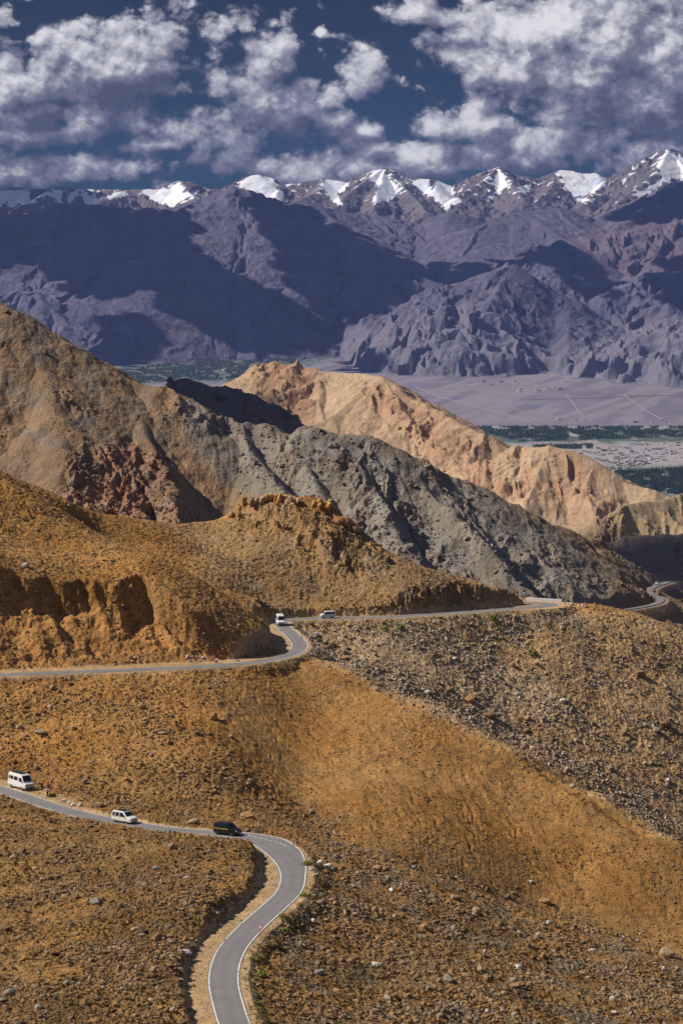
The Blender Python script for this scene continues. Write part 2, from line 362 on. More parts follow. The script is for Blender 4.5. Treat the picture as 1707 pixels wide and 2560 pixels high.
# roads: flat bench, shoulders, cut and fill slopes
lsd, lal, lz = LOW.query(X, Y, 30); usd, ual, uz = UP.query(X, Y, 46)
LL = LOW.L; t_at = lambda line, px: line.L[np.argmin(np.abs(line.px-px))]
wob = perlin(X/3.1, Y/3.1, 41)*.45+perlin(X/1.1, Y/1.1, 43)*.2
lx = np.interp(lal, LOW.L, LOW.px); ly_ = np.interp(lal, LOW.L, LOW.py)
WK = [(0,0)]+[(key_al(LOW, a, b), c) for a, b, c in ((545,2083,0),(600,2090,1.0),(648,2103,2.5),(690,2130,2.2),(722,2160,.8),(731,2190,0.0))]+[(1e4,0)]
def low_left(al): return PAVE+np.interp(al, [k[0] for k in WK], [k[1] for k in WK])     # paved half width on the valley side
LWA = low_left(lal)
past = sstep(2110, 2190, ly_)
sh_in = PAVE+.5+.3*0+past*2.3+wob*.7                                   # hill side (right of travel)
sh_out = LWA+.6+wob*.6+3.6*(1-sstep(110, 175, lx))+.6*past                     # valley side, with the lay-by where the van stands
def bench(Z, sd, z0, wl, wr, cut_l, fill_l, cut_r, fill_r, far):
    w = np.where(sd > 0, wl, wr); a = np.abs(sd)
    over = np.maximum(a-w, 0)
    cut = np.where(sd > 0, cut_l, cut_r); fill = np.where(sd > 0, fill_l, fill_r)
    hi = z0+over*cut+.03*over**2; lo = z0-over*fill-.02*over**2
    Zc = np.clip(Z, lo, hi)
    k = 1-sstep(.6*far, far, a)
    return np.where(a < far, Z+(Zc-Z)*k, Z)
rough_cut = 1.3+.5*perlin(X/2.3, Y/2.3, 51)+.35*perlin(X/.9, Y/.9, 52)
Z = bench(Z, lsd, lz-.03, sh_out, sh_in, .6, .75, np.maximum(rough_cut*.95, .4), .5, 24)
ux = np.interp(ual, UP.L, UP.px); uyy = np.interp(ual, UP.L, UP.py)
leg2 = (ual > UP.L[np.argmin(np.where(np.arange(len(UP.px)) > 0, UP.px+0*UP.py, 9e9)+9e9*(UP.py > 1575))])   # stretch beyond the hill nose
wl = np.where(leg2, PAVE+1.2, PAVE+5.2)+wob*.8
tipz = leg2*sstep(1270, 1310, np.interp(ual, UP.L, np.maximum.accumulate(UP.px)))
wl = wl+2.2*tipz; wr = PAVE+.8+wob*.5+2.5*tipz
# amphitheatre cut back into the left hill by earthworks
LUX = np.array([-330,-100,0,60,90,110,142,200,260,330,420,500,540,575,610,660,720]); 
LUD = np.array([30,32,33,33.5,32.5,34,34.5,33,31.5,31,29,27.5,22,17,12,7,0.0])
Ds = np.interp(ux, LUX, LUD)*.84+perlin(ux/70, ux*0+usd/60, 60)*1.0+perlin(X/10, Y/16, 61)*1.1+perlin(X/2.4, Y/4, 62)*.25
over = np.maximum(usd-wl, 0)
mound = np.clip(.55*fbm(X/13, Y/11, 2, 64)+.30, 0, 1.2)+.22*fbm(X/3.6, Y/3.6, 3, 66)
tal = uz+np.maximum(over-1.0, 0)*(.50+.10*perlin(ux/40, usd/18, 63))+np.clip(over/5, 0, 1)*(2.9*mound-.8)
inz = (usd > 0) & (~leg2) & (usd < 46)
face = np.maximum(usd-Ds, 0); face = face*(1.12+.4*perlin(ux/60, usd/9, 67)+.12*perlin(ux/14, usd/2.5, 68))+.32*perlin(ux/22+usd*.25, usd/1.4, 69)*np.clip(face, 0, 1)+.3*np.clip(face, 0, 1)*perlin(X/.9, Y/.7, 70)
Z = np.where(inz, np.minimum(Z, tal+face), Z)
rc2 = 1.5+.55*perlin(X/2.6, Y/2.6, 71)+.4*perlin(X/.9, Y/.9, 72)
Z = np.where(leg2, bench(Z, usd, uz-.03, wl, wr, np.maximum(rc2, .5), .6, .8, .7, 16), Z)
Z = np.where(~leg2, bench(Z, usd, uz-.03, wl+60, wr, 5.0, .6, .8, .7, 14)*(usd <= 0)+Z*(usd > 0), Z)
Z = np.where((~leg2) & (usd > 0) & (usd < wl), uz-.03, Z)
offroad = np.minimum(sstep(-.2, 1.6, np.abs(lsd)-np.where(lsd > 0, sh_out, sh_in)), sstep(-.2, 1.6, np.abs(usd)-np.where(usd > 0, wl, wr)))
# rubble relief
PX, PY = project(X, Y, Z)
smooth_zone = poly_mask(PX, PY, [(560,1720),(765,1660),(1100,1800),(1350,1930),(1720,2130),(1720,2380),(1300,2240),(900,2110),(700,1980),(560,1880)], 130)
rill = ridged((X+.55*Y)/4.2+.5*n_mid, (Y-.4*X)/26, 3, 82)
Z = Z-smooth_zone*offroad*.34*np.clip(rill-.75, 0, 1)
stony = np.clip(.75-.55*smooth_zone+.25*fbm(X/30, Y/30, 2, 81), .12, 1.2)
rub = ridged(X/1.7, Y/2.1, 2, 83)*.6+ridged(X/.75, Y/1.0, 2, 86)*.35
rub = np.clip(rub-.62, -.2, .6)
Z = Z+offroad*(stony*.55*rub+.10*calm*fbm(X/1.6, Y/2.0, 2, 89)+.10*kn*rub*4)
near.Z = Z
PX, PY = project(X, Y, Z)
# large-scale colour of the ground itself
def lerp(a, b, t): return a*(1-t[..., None])+np.asarray(b)*t[..., None]
orange = np.array([.385,.180,.046]); ochre = np.array([.44,.235,.080]); brown = np.array([.26,.135,.045]); tan = np.array([.36,.225,.105]); grey = np.array([.25,.205,.145]); gravel = np.array([.50,.33,.17]); earth = np.array([.42,.203,.060])
m1 = sstep(-.5, .6, fbm(X/22, Y/22, 4, 91)); m2 = sstep(-.2, .7, fbm(X/9, Y/9, 4, 95))
C = lerp(np.broadcast_to(orange, X.shape+(3,)), ochre, m1*.7)
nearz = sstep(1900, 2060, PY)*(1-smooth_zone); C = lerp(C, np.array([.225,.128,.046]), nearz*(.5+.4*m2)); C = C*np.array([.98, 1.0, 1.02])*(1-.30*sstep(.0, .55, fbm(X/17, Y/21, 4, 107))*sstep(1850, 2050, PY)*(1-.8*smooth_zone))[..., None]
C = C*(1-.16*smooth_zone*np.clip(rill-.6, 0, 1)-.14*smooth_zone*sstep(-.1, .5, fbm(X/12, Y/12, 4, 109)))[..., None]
right = poly_mask(PX, PY, [(690,1560),(1300,1515),(1800,1560),(1800,2140),(1640,2080),(1300,1880),(1000,1740),(800,1650)], 25)
C = lerp(C, tan*1.55, right*.88); C = lerp(C, grey*1.65, .5*right*sstep(-.1, .5, fbm(X/16, Y/16, 4, 99)+.5-sstep(1250, 1600, PX)*.9)*.8)
hill2 = poly_mask(PX, PY, [(420,1310),(560,1300),(640,1230),(900,1300),(1320,1460),(1320,1520),(700,1530),(520,1430)], 30)
C = lerp(C, tan, hill2*.7); C = lerp(C, grey, hill2*m2*.35)
lowright = poly_mask(PX, PY, [(760,2000),(1300,2260),(1720,2400),(1720,2700),(680,2700),(720,2300),(800,2150)], 50)
C = lerp(C, grey*1.05, lowright*m2*.55)
cutm = ((usd > 0) & (~leg2) & (usd < Ds+1)).astype(float); C = lerp(C, earth, cutm*.85); C = lerp(C, ochre*1.05, cutm*m2*.4)
sho = (1-offroad); C = lerp(C, gravel, np.clip(sho*1.3, 0, 1)*(.75+.25*m2))
C = lerp(C, np.array([.34,.24,.13]), sho*sstep(.1,.7,fbm(X/2.2,Y/2.2,3,103))*.5)
C0 = C
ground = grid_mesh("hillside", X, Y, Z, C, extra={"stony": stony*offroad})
# ------------------------------------------------------------------ ridge-line mountains
def ridge_field(G, ridges, warp=(0, 1), reach=1e9, seed=0):
    X, Y = G.X, G.Y
    if warp[0]:
        wx = warp[0]*fbm(X/warp[1], Y/warp[1], 3, seed); wy = warp[0]*fbm(X/warp[1], Y/warp[1], 3, seed+5)
    Z = np.full(X.shape, -1e5); T = np.zeros(X.shape); D = np.zeros(X.shape); S = np.zeros(X.shape); I = np.full(X.shape, -1)
    t0 = 0
    for n, r in enumerate(ridges):
        P = r['q'] if 'q' in r else np.array([P3(*p) for p in r['p']])
        sf = r.get('s', .6); sb = r.get('b', sf); rd = r.get('r', 0.0)
        for i in range(len(P)-1):
            p, q = P[i], P[i+1]
            rows = np.nonzero((G.d > min(p[1], q[1])-r.get('reach', reach)) & (G.d < max(p[1], q[1])+r.get('reach', reach)))[0]
            if not len(rows): continue
            sl = slice(rows[0], rows[-1]+1)
            x = X[sl]; y = Y[sl]
            if warp[0]: x = x+wx[sl]*r.get('w', 1); y = y+wy[sl]*r.get('w', 1)
            dx, dy = q[0]-p[0], q[1]-p[1]; L2 = dx*dx+dy*dy
            t = np.clip(((x-p[0])*dx+(y-p[1])*dy)/L2, 0, 1)
            ex = x-p[0]-t*dx; ey = y-p[1]-t*dy
            dist = np.hypot(ex, ey)
            side = np.sign(ex*dy-ey*dx)                      # right of travel positive
            sl_ = np.where(side > 0, sf, sb) if 'b' in r else sf
            z = p[2]+t*(q[2]-p[2])-sl_*(np.sqrt(dist*dist+rd*rd)-rd)
            k = z > Z[sl]
            Z[sl] = np.where(k, z, Z[sl]); T[sl] = np.where(k, t0+t*math.sqrt(L2), T[sl]); D[sl] = np.where(k, dist, D[sl]); S[sl] = np.where(k, side, S[sl]); I[sl] = np.where(k, n, I[sl])
            t0 += math.sqrt(L2)
        t0 += 1000
    return Z, T, D, S, I
def kids(r, spacing, length, fall, side, rg, jit=.35, level=1):
    """secondary spurs that leave a ridge on its near side and drop more slowly than its flank"""
    P = r['q'] if 'q' in r else np.array([P3(*p) for p in r['p']])
    L = np.r_[0, np.cumsum(np.linalg.norm(np.diff(P[:, :2], axis=0), axis=1))]
    out = []; a = rg.uniform(.3, .9)*spacing
    while a < L[-1]*.98:
        c = np.array([np.interp(a, L, P[:, k]) for k in range(3)])
        i = min(np.searchsorted(L, a), len(P)-1); t = P[i, :2]-P[i-1, :2]; t = t/np.linalg.norm(t)
        n = np.array([t[1], -t[0]])
        sides = [1, -1] if side == 0 else [1]
        if side != 0 and n[1] > 0: n = -n
        for sg_ in sides:
            th = rg.uniform(-jit, jit); d = np.array([n[0]*math.cos(th)-n[1]*math.sin(th), n[0]*math.sin(th)+n[1]*math.cos(th)])*sg_
            ln = length*rg.uniform(.55, 1.1); pts_ = [c]
            bend = rg.uniform(-.5, .5)
            for k in range(1, 4):
                d = d+bend*.25*np.array([-d[1], d[0]]); d = d/np.linalg.norm(d)
                q = pts_[-1].copy(); q[:2] += d*ln/3; q[2] -= fall*ln/3*rg.uniform(.75, 1.2); pts_.append(q)
            out.append(dict(q=np.array(pts_), s=r.get('s', .5)*rg.uniform(.98, 1.18), f=r.get('f', 1)*.8, r=r.get('r', 0)*.4, reach=r.get('reach', 1e9), w=r.get('w', 1)))
        a += spacing*rg.uniform(.7, 1.4)
    return out
def smax(a, b, k): return .5*(a+b+np.sqrt((a-b)**2+k*k))

R1 = [(-300,600,1420),(-100,705,1370),(0,765,1350),(90,815,1345),(160,860,1340),(215,900,1335),(272,938,1330),(305,952,1330),(354,963,1330),(403,971,1325),(436,1001,1320),(474,1028,1320),(517,1043,1320),(572,1050,1320),(626,1066,1318),(675,1069,1316),(713,1085,1314),(762,1072,1310),(790,1074,1310),(854,1088,1308),(887,1088,1306),(925,1099,1304),(985,1123,1300),(1001,1145,1300),(1072,1178,1298),(1159,1205,1300),(1208,1232,1305),(1268,1270,1315),(1328,1300,1330),(1377,1317,1350),(1442,1344,1400),(1560,1422,1480),(1640,1472,1530)]
mid_ridges = [
 dict(p=R1, s=.62, r=5, reach=330),
 dict(p=[(285,945,1331),(354,1052,1287),(403,1156,1236),(436,1227,1200),(452,1303,1160),(470,1400,1110)], s=.62, b=1.1, r=3, reach=250),
 dict(p=[(60,800,1347),(120,930,1295),(150,1040,1250),(170,1180,1195),(180,1290,1150)], s=.66, r=6, reach=250),
 dict(p=[(245,930,1330),(290,1080,1270),(320,1200,1215),(330,1320,1150)], s=.7, r=4, reach=250),
 dict(p=[(572,1050,1320),(620,1130,1283),(690,1200,1245),(740,1280,1200)], s=.58, b=1.0, r=2, reach=200),
 dict(p=[(713,1085,1314),(760,1150,1284),(800,1230,1246),(850,1330,1195)], s=.58, b=1.0, r=2, reach=200),
 dict(p=[(887,1090,1306),(905,1150,1281),(925,1210,1254),(985,1330,1208),(1040,1400,1180),(1110,1470,1150)], s=.58, b=1.12, r=2, reach=220),
 dict(p=[(1001,1145,1300),(1072,1215,1272),(1160,1310,1234),(1260,1420,1190),(1330,1500,1165)], s=.58, b=1.12, r=2, reach=220),
 dict(p=[(1208,1232,1305),(1270,1310,1272),(1350,1400,1245),(1430,1500,1220)], s=.58, b=1.0, r=2, reach=220),
 dict(p=[(1380,1376,1560),(1469,1354,1600),(1535,1350,1640),(1616,1342,1660),(1708,1338,1680),(1850,1330,1700),(1960,1322,1720)], s=.30, r=8, reach=500),
 dict(p=[(1455,1350,2290),(1469,1336,2300),(1502,1303,2320),(1535,1281,2340),(1567,1262,2350),(1611,1254,2370),(1638,1254,2380),(1708,1235,2420),(1850,1190,2500),(1960,1170,2550)], s=.6, r=3, reach=300),
 dict(p=[(1567,1262,2350),(1530,1310,2290),(1500,1345,2250)], s=.7, reach=200),
 dict(p=[(320,988,2250),(403,971,2200),(436,954,2200),(463,951,2200),(517,960,2195),(599,979,2190),(681,1012,2180),(724,1039,2170),(762,1072,2160),(810,1120,2140)], s=.7, r=3, reach=250),
 dict(p=[(560,1015,4450),(605,982,4450),(615,960,4450),(643,933,4450),(664,911,4450),(692,903,4450),(735,904,4440),(773,914,4430),(795,927,4420),(854,933,4400),(887,933,4380),(952,941,4330),(985,963,4300),(1028,998,4250),(1094,1031,4180),(1159,1061,4100),(1208,1085,4050),(1257,1126,4000),(1300,1185,3900)], s=.55, r=6, reach=600),
 dict(p=[(692,903,4450),(700,960,4370),(720,1030,4260),(760,1100,4150)], s=.62, reach=400),
 dict(p=[(795,927,4420),(840,1000,4300),(900,1080,4160),(950,1150,4050)], s=.62, reach=400),
 dict(p=[(952,941,4330),(1010,1030,4190),(1080,1110,4060),(1150,1200,3930)], s=.62, reach=400),
 dict(p=[(1190,1165,3960),(1257,1126,3900),(1290,1118,3880),(1333,1121,3860),(1371,1115,3850),(1442,1131,3830),(1480,1153,3810),(1524,1183,3790),(1562,1208,3770),(1616,1221,3750),(1665,1240,3740),(1720,1262,3720),(1960,1350,3700)], s=.6, r=6, reach=500),
 dict(p=[(1257,1126,3900),(1210,1200,3800),(1180,1260,3720)], s=.65, reach=300),
 dict(p=[(1371,1115,3850),(1340,1200,3745),(1310,1270,3665)], s=.63, reach=300),
 dict(p=[(1480,1153,3810),(1470,1230,3715),(1480,1300,3630)], s=.63, reach=300),
]
rg_ = np.random.default_rng(5)
k_ = []
for i_, (sp_, ln_) in {0: (75, 130), 11: (150, 220), 12: (120, 230), 13: (210, 420), 17: (190, 330), 10: (130, 160)}.items():
    k1 = kids(mid_ridges[i_], sp_, ln_, mid_ridges[i_]['s']*.80, 1, rg_)
    for q_ in k1: q_['reach'] = ln_*1.3
    k_ += k1
mid_ridges += k_
dm = np.concatenate([np.arange(740, 1020, 7), np.arange(1020, 1460, .55*QUICK), np.arange(1460, 1720, 2.2*QUICK), np.arange(1720, 2100, 12), np.arange(2100, 2280, 1.6*QUICK), np.arange(2280, 2440, 2.2*QUICK), np.arange(2440, 3500, 14), np.arange(3500, 3960, 2*QUICK), np.arange(3960, 4520, 2.2*QUICK), np.arange(4520, 6300, 30)])
mid = SDGrid(S_COL, dm)
X, Y = mid.X, mid.Y
Zr, T, D, S, I = ridge_field(mid, mid_ridges, (5, 90), seed=200)
base = np.interp(Y, [740, 820, 1000, 1400, 2000, 3000, 3700, 4500, 6300], [-160, -175, -200, -235, -262, -325, -350, -600, -1050])
Z = smax(Zr, base+6*fbm(X/200, Y/200, 3, 210), 14)
sc = np.interp(Y, [1000, 1600, 2200, 4000], [1, 1.2, 1.7, 2.6])           # coarser relief farther out
PX, PY = project(X, Y, Z)
hgt = np.clip(D/(25*sc), 0, 1)
bluff = np.maximum.reduce([poly_mask(PX, PY, [(170,1130),(240,1130),(330,1110),(420,1150),(470,1330),(150,1330)], 30),
    poly_mask(PX, PY, [(800,1110),(930,1110),(1020,1250),(1150,1400),(1250,1500),(1000,1480),(860,1280)], 45)*.8,
    poly_mask(PX, PY, [(1050,1180),(1230,1300),(1420,1480),(1500,1540),(1330,1520),(1150,1330)], 40)*.6,
    poly_mask(PX, PY, [(560,1050),(800,1080),(860,1200),(760,1260),(640,1170)], 30)*.5,
    poly_mask(PX, PY, [(380,940),(760,950),(800,1110),(420,1080)], 20)*.45,
    poly_mask(PX, PY, [(1490,1260),(1560,1250),(1560,1360),(1470,1370)], 15)*.8,
    poly_mask(PX, PY, [(600,900),(760,890),(800,960),(760,1060),(640,1010)], 25)*.9,
    poly_mask(PX, PY, [(880,960),(1000,980),(1260,1130),(1200,1230),(1040,1130)], 30)*.8,
    poly_mask(PX, PY, [(1180,1140),(1330,1110),(1520,1170),(1500,1250),(1300,1260),(1140,1270)], 25)*(.25+.75*sstep(.0,.5,fbm(X/60,Y/60,3,231)+.1))])
fl = ridged(T/(26*sc)+.4*fbm(X/60, Y/60, 2, 221), D/(110*sc), 3, 222)-1.0
Z = Z+hgt*fl*(1.6*sc)*(.4+.8*bluff)
X3 = X/(17*sc); Y3 = Y/(17*sc)
rk = ridged(X3+.5*fbm(X3*.6, Y3*.6, 2, 224), Y3*.8, 5, 225, gain=.55)-1.0
Z = Z+bluff*rk*4.2*sc+np.minimum(1, .25+hgt)*1.0*sc*fbm(X/(9*sc), Y/(9*sc), 4, 228, gain=.55)
patchy = sstep(.15, .6, fbm(X/(35*sc), Y/(35*sc), 3, 233))*(1-bluff)
Z = Z+patchy*(ridged(X/(5*sc), Y/(5*sc), 3, 234)-.9)*.8*sc
mid.Z = Z
# bench of the far road
fr = [(1475,1533),(1502,1529),(1562,1526),(1600,1517),(1640,1509),(1654,1504),(1645,1494),(1628,1484),(1622,1475),(1636,1466),(1660,1458),(1690,1453),(1730,1449),(1800,1444)]
fp = [mid.hit(a, b, 900) for a, b in fr]; fp = np.array([p for p in fp if p is not None])
FRL = Line(fp, 3.0, 14); FRL.c[:, 2] = smooth_line(FRL.c, 60)[:, 2]
fsd, fal, fz = FRL.query(X, Y, 30)
fo = np.maximum(np.abs(fsd)-4.5, 0); Z = np.where(np.abs(fsd) < 26, np.clip(Z, fz-.3-fo*.8-.02*fo**2, fz-.3+fo*1.3+.02*fo**2), Z); mid.Z = Z
PX, PY = project(X, Y, Z)
mA = sstep(-.5, .6, fbm(X/(40*sc), Y/(40*sc), 4, 240)); mB = sstep(-.2, .7, fbm(X/(13*sc), Y/(13*sc), 4, 245))
C = lerp(np.broadcast_to(np.array([.27,.165,.085]), X.shape+(3,)), np.array([.21,.155,.105]), mA)
leftf = poly_mask(PX, PY, [(-400,500),(0,740),(250,900),(420,1000),(460,1330),(-400,1330)], 30)
C = lerp(C, [.255,.160,.088], leftf*.8); C = lerp(C, [.20,.165,.125], leftf*mB*.7)
grey_ = poly_mask(PX, PY, [(440,1000),(900,1080),(1060,1160),(1420,1340),(1560,1540),(1100,1540),(640,1260),(480,1120)], 30)
C = lerp(C, [.235,.20,.158], grey_*.9); C = lerp(C, [.34,.315,.275], grey_*bluff*(.3+.6*mB)); C = lerp(C, [.17,.13,.095], grey_*mA*.5)
C = lerp(C, [.33,.17,.10], bluff*mA*leftf*.9); C = lerp(C, [.26,.14,.09], bluff*sstep(.1,.6,fbm(X/(20*sc),Y/(20*sc),3,251))*(1-grey_*.55)*.8)
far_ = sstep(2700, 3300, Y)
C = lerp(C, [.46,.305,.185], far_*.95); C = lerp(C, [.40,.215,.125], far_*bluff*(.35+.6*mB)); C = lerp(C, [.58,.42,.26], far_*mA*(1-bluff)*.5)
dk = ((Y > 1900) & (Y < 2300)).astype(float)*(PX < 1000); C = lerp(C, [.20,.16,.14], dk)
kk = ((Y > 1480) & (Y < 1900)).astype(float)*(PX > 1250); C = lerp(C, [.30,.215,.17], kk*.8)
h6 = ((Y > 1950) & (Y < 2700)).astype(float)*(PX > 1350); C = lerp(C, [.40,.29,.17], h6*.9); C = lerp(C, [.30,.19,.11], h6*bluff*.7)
C = lerp(C, [.26,.22,.18], np.clip(1-np.maximum(np.abs(fsd)-3.6, 0)/1.2, 0, 1)*.6)
mid_patchy, mid_bluff, mid_C = patchy, bluff, C
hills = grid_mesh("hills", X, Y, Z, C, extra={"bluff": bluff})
# ------------------------------------------------------------------ valley plain and the far ranges
NC2 = 900//QUICK
pd = [5800, 13000, 14700, 19300, 24500, 28000, 31500, 36500]; pz = [-1060, -1000, -1000, -1035, -790, -605, -440, -300]
far_ridges = [
 dict(p=[(854,852,26000),(908,830,25900),(990,808,25800),(1072,789,25700),(1159,773,25600),(1208,781,25500),(1262,825,25300),(1328,863,25000),(1390,890,24700)], s=.45, f=2.3, r=60),
 dict(p=[(1366,860,26500),(1410,835,26400),(1453,811,26300),(1507,830,26000),(1551,860,25700)], s=.45, f=2.3, r=50),
 dict(p=[(1470,958,24300),(1497,945,24300),(1589,879,24400),(1650,850,24500),(1708,819,24600),(1850,760,24700),(2000,720,24700)], s=.45, f=2.3, r=50),
 dict(p=[(870,850,27500),(908,819,27500),(1017,759,27400),(1100,722,27300),(1153,705,27200),(1235,672,27000),(1284,661,26900),(1344,710,26700),(1400,760,26500),(1440,800,26300)], s=.5, f=1.2, r=30),
 dict(p=[(1344,629,28300),(1371,660,28000),(1385,720,27500),(1371,770,27000),(1340,820,26600)], s=.55, f=1, r=30),
 dict(p=[(2000,650,27000),(1708,678,27200),(1616,683,27200),(1560,700,27100),(1535,716,27000),(1508,738,26800),(1450,785,26500)], s=.5, f=1.1, r=30),
 dict(p=[(1040,690,28600),(1088,667,28600),(1160,655,28600),(1235,656,28700),(1300,640,28800),(1344,629,28900),(1398,601,29100),(1453,634,28800),(1500,690,28400),(1550,740,28000)], s=.5, f=1.1, r=30),
 dict(p=[(1398,598,29400),(1480,590,29500),(1589,574,29600),(1708,547,29800),(2000,530,30000)], s=.5, f=1.2, r=40),
 dict(p=[(1039,640,29800),(1100,600,30000),(1180,570,30200),(1260,545,30400),(1311,528,30600),(1400,520,30800)], s=.4, f=.3, r=80),
 dict(p=[(1311,528,30600),(1290,600,30000),(1250,650,29500)], s=.42, f=.3, r=80),
 dict(p=[(1126,531,31000),(1100,590,30400),(1030,640,29800)], s=.42, f=.3, r=80),
 dict(p=[(950,560,31200),(960,620,30200),(1000,670,29500)], s=.42, f=.3, r=80),
 dict(p=[(1470,560,30400),(1562,520,30800),(1627,493,31000),(1708,454,31200),(2000,400,31400)], s=.45, f=.5, r=50),
 dict(p=[(-330,470,30500),(0,539,30500),(82,531,30500),(136,512,30500),(180,512,30500),(245,512,30500),(349,524,30400),(381,517,30400),(430,524,30400),(463,512,30400),(507,501,30400),(545,494,30300),(577,493,30300),(596,468,30500),(615,479,30500),(654,506,30400),(686,520,30400),(760,506,30800),(854,530,30800),(950,540,31000),(1040,560,31000)], s=.42, f=.6, r=30),
 dict(p=[(596,468,30500),(600,540,29600),(570,620,28700),(572,683,28100),(708,754,27500),(800,800,27100),(870,842,26700)], s=.55, f=1.1, r=20),
 dict(p=[(380,518,30400),(330,600,29300),(300,680,28300),(330,740,27700)], s=.5, f=.8, r=40),
 dict(p=[(136,512,30500),(110,600,29300),(150,700,28100)], s=.5, f=.8, r=40),
 dict(p=[(686,520,30400),(740,560,29500),(800,570,29200),(854,585,29000),(908,601,28800),(963,629,28600),(1017,672,28300),(1080,700,28000)], s=.5, f=.8, r=30),
 dict(p=[(-330,640,27500),(0,722,27500),(60,728,27400),(87,732,27300),(109,754,27000),(160,800,26600),(215,850,26300)], s=.5, f=1, r=30),
 dict(p=[(430,735,28000),(349,754,27200),(283,776,27000),(240,810,26800),(180,850,26500),(140,880,26200)], s=.5, f=1, r=30),
 dict(p=[(365,770,27100),(330,800,26700),(305,814,26500),(270,850,26100),(255,895,25700)], s=.5, f=1, r=20),
 dict(p=[(365,770,27100),(420,830,26600),(470,876,26100)], s=.5, f=1, r=20),
]
rg_ = np.random.default_rng(12)
k_ = []
for r_ in far_ridges:
    f_ = r_.get('f', 1)
    ln_ = 2300 if f_ < .7 else 1500
    k1 = kids(r_, 1050 if f_ < .7 else 700, ln_, r_['s']*.76, 1, rg_)
    for q_ in k1: q_['reach'] = 1500; k2 = kids(q_, 520, 620, r_['s']*.82, 0, rg_) if f_ > .35 else []; [z_.__setitem__('reach', 700) for z_ in k2]; k_ += [q_]+k2
n_main = len(far_ridges); far_ridges += k_
fd = np.concatenate([np.arange(5800, 13000, 120), np.arange(13000, 21000, 60), np.arange(21000, 23600, 40), np.arange(23600, 31800, 11*QUICK)])
far = SDGrid(S_COL, fd)
X, Y = far.X, far.Y
Zr, T, D, S, I = ridge_field(far, far_ridges, (70, 1500), reach=5200, seed=300)
Zp = np.interp(Y, pd, pz)+6*fbm(X/900, Y/900, 3, 310)
fam = np.array([r.get('f', 1) for r in far_ridges]+[0])[I]
hgt = np.clip(D/500, 0, 1)
wv = .35*fbm(X/500, Y/500, 3, 321)
fl = ridged(T/250+wv*.8, D/2600, 5, 322, gain=.62)-1.15
Zm = Zr+fam*np.clip(D/300, 0, 1)*fl*84
Zm = Zm+np.clip(.25+hgt, 0, 1)*(.35+.65*np.clip(fam, 0, 1))*((ridged(X/300+wv, Y/420, 6, 330, gain=.62)-1.0)*24+11*fbm(X/80, Y/95, 3, 338))
PXp, PYp = project(X, Y, Zp)
foot_l = np.interp(PXp, [-330,250,381,479,540,720,800,850,905,960,1153,1290,1390,1440,1470,1560,1600,1720,2000], [965,930,899,886,868,866,858,856,905,945,936,917,890,882,905,975,975,975,985])
Zm = Zm-np.clip(PYp-foot_l+16, 0, 60)**1.3*1.6*sstep(1425, 1370, PXp)
Z = smax(Zm, Zp, 16)
far.Z = Z; mtn = Zm-Zp
PX, PY = project(X, Y, Z)
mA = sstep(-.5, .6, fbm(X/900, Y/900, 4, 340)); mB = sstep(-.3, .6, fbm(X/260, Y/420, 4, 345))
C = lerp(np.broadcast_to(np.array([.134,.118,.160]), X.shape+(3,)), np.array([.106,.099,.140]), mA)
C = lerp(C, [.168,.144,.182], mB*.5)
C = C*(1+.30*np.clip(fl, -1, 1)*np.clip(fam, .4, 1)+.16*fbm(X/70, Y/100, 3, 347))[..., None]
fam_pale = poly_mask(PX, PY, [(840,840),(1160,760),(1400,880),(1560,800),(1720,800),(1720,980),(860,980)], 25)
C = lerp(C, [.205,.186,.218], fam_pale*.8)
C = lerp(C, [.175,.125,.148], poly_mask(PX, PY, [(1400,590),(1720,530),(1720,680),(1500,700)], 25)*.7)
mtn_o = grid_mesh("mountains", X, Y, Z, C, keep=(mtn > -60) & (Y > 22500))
# plain: alluvial fan, river strip, fields
Cp = lerp(np.broadcast_to(np.array([.205,.176,.210]), X.shape+(3,)), np.array([.172,.150,.184]), mA)
Cp = lerp(Cp, [.27,.23,.235], mB*.45)
streak = sstep(.35, .9, ridged((X-.35*Y)/420+.2*wv, Y/5200, 3, 351)-.35); Cp = lerp(Cp, [.32,.275,.275], streak*.6*sstep(19000, 20000, Y))
valley = poly_mask(PX, PY, [(255,935),(330,905),(480,893),(520,872),(600,868),(720,868),(790,858),(854,848),(900,830),(905,850),(860,885),(800,905),(720,935),(620,955),(340,960),(255,960)], 6)
green = np.array([.075,.115,.08])
fieldn = sstep(-.05, .25, perlin(X/70, Y/240, 355)+.5*perlin(X/28, Y/90, 356)+.28)
Cp = lerp(Cp, green, valley*fieldn*.95); Cp = lerp(Cp, [.20,.21,.15], valley*(1-fieldn)*.8)
bed = sstep(1063, 1069, PY)*sstep(23000, 22000, Y)
pale = np.array([.42,.36,.33])
Cp = lerp(Cp, pale, bed*.9)
gmask = np.clip(sstep(1068, 1074, PY)*(1-sstep(1098, 1112, PY+10*fbm(X/300, Y/900, 3, 360)))*1.0+sstep(1160, 1172, PY+5*fbm(X/300, Y/900, 3, 364)), 0, 1)
gn = sstep(-.75, -.1, perlin(X/160, Y/700, 366)+.6*perlin(X/50, Y/220, 367))
Cp = lerp(Cp, green*.95, bed*gmask*gn*.95)
mot = sstep(.05, .5, fbm(X/60, Y/210, 4, 370)); Cp = lerp(Cp, [.30,.27,.27], bed*(1-gmask)*mot*.7)
Cp = lerp(Cp, green*1.1, bed*(1-gmask)*sstep(.35, .6, fbm(X/110, Y/380, 3, 375))*.9)
Zplain = Zp
plain = grid_mesh("plain", X, Y, Zp, Cp, keep=(mtn < 260))
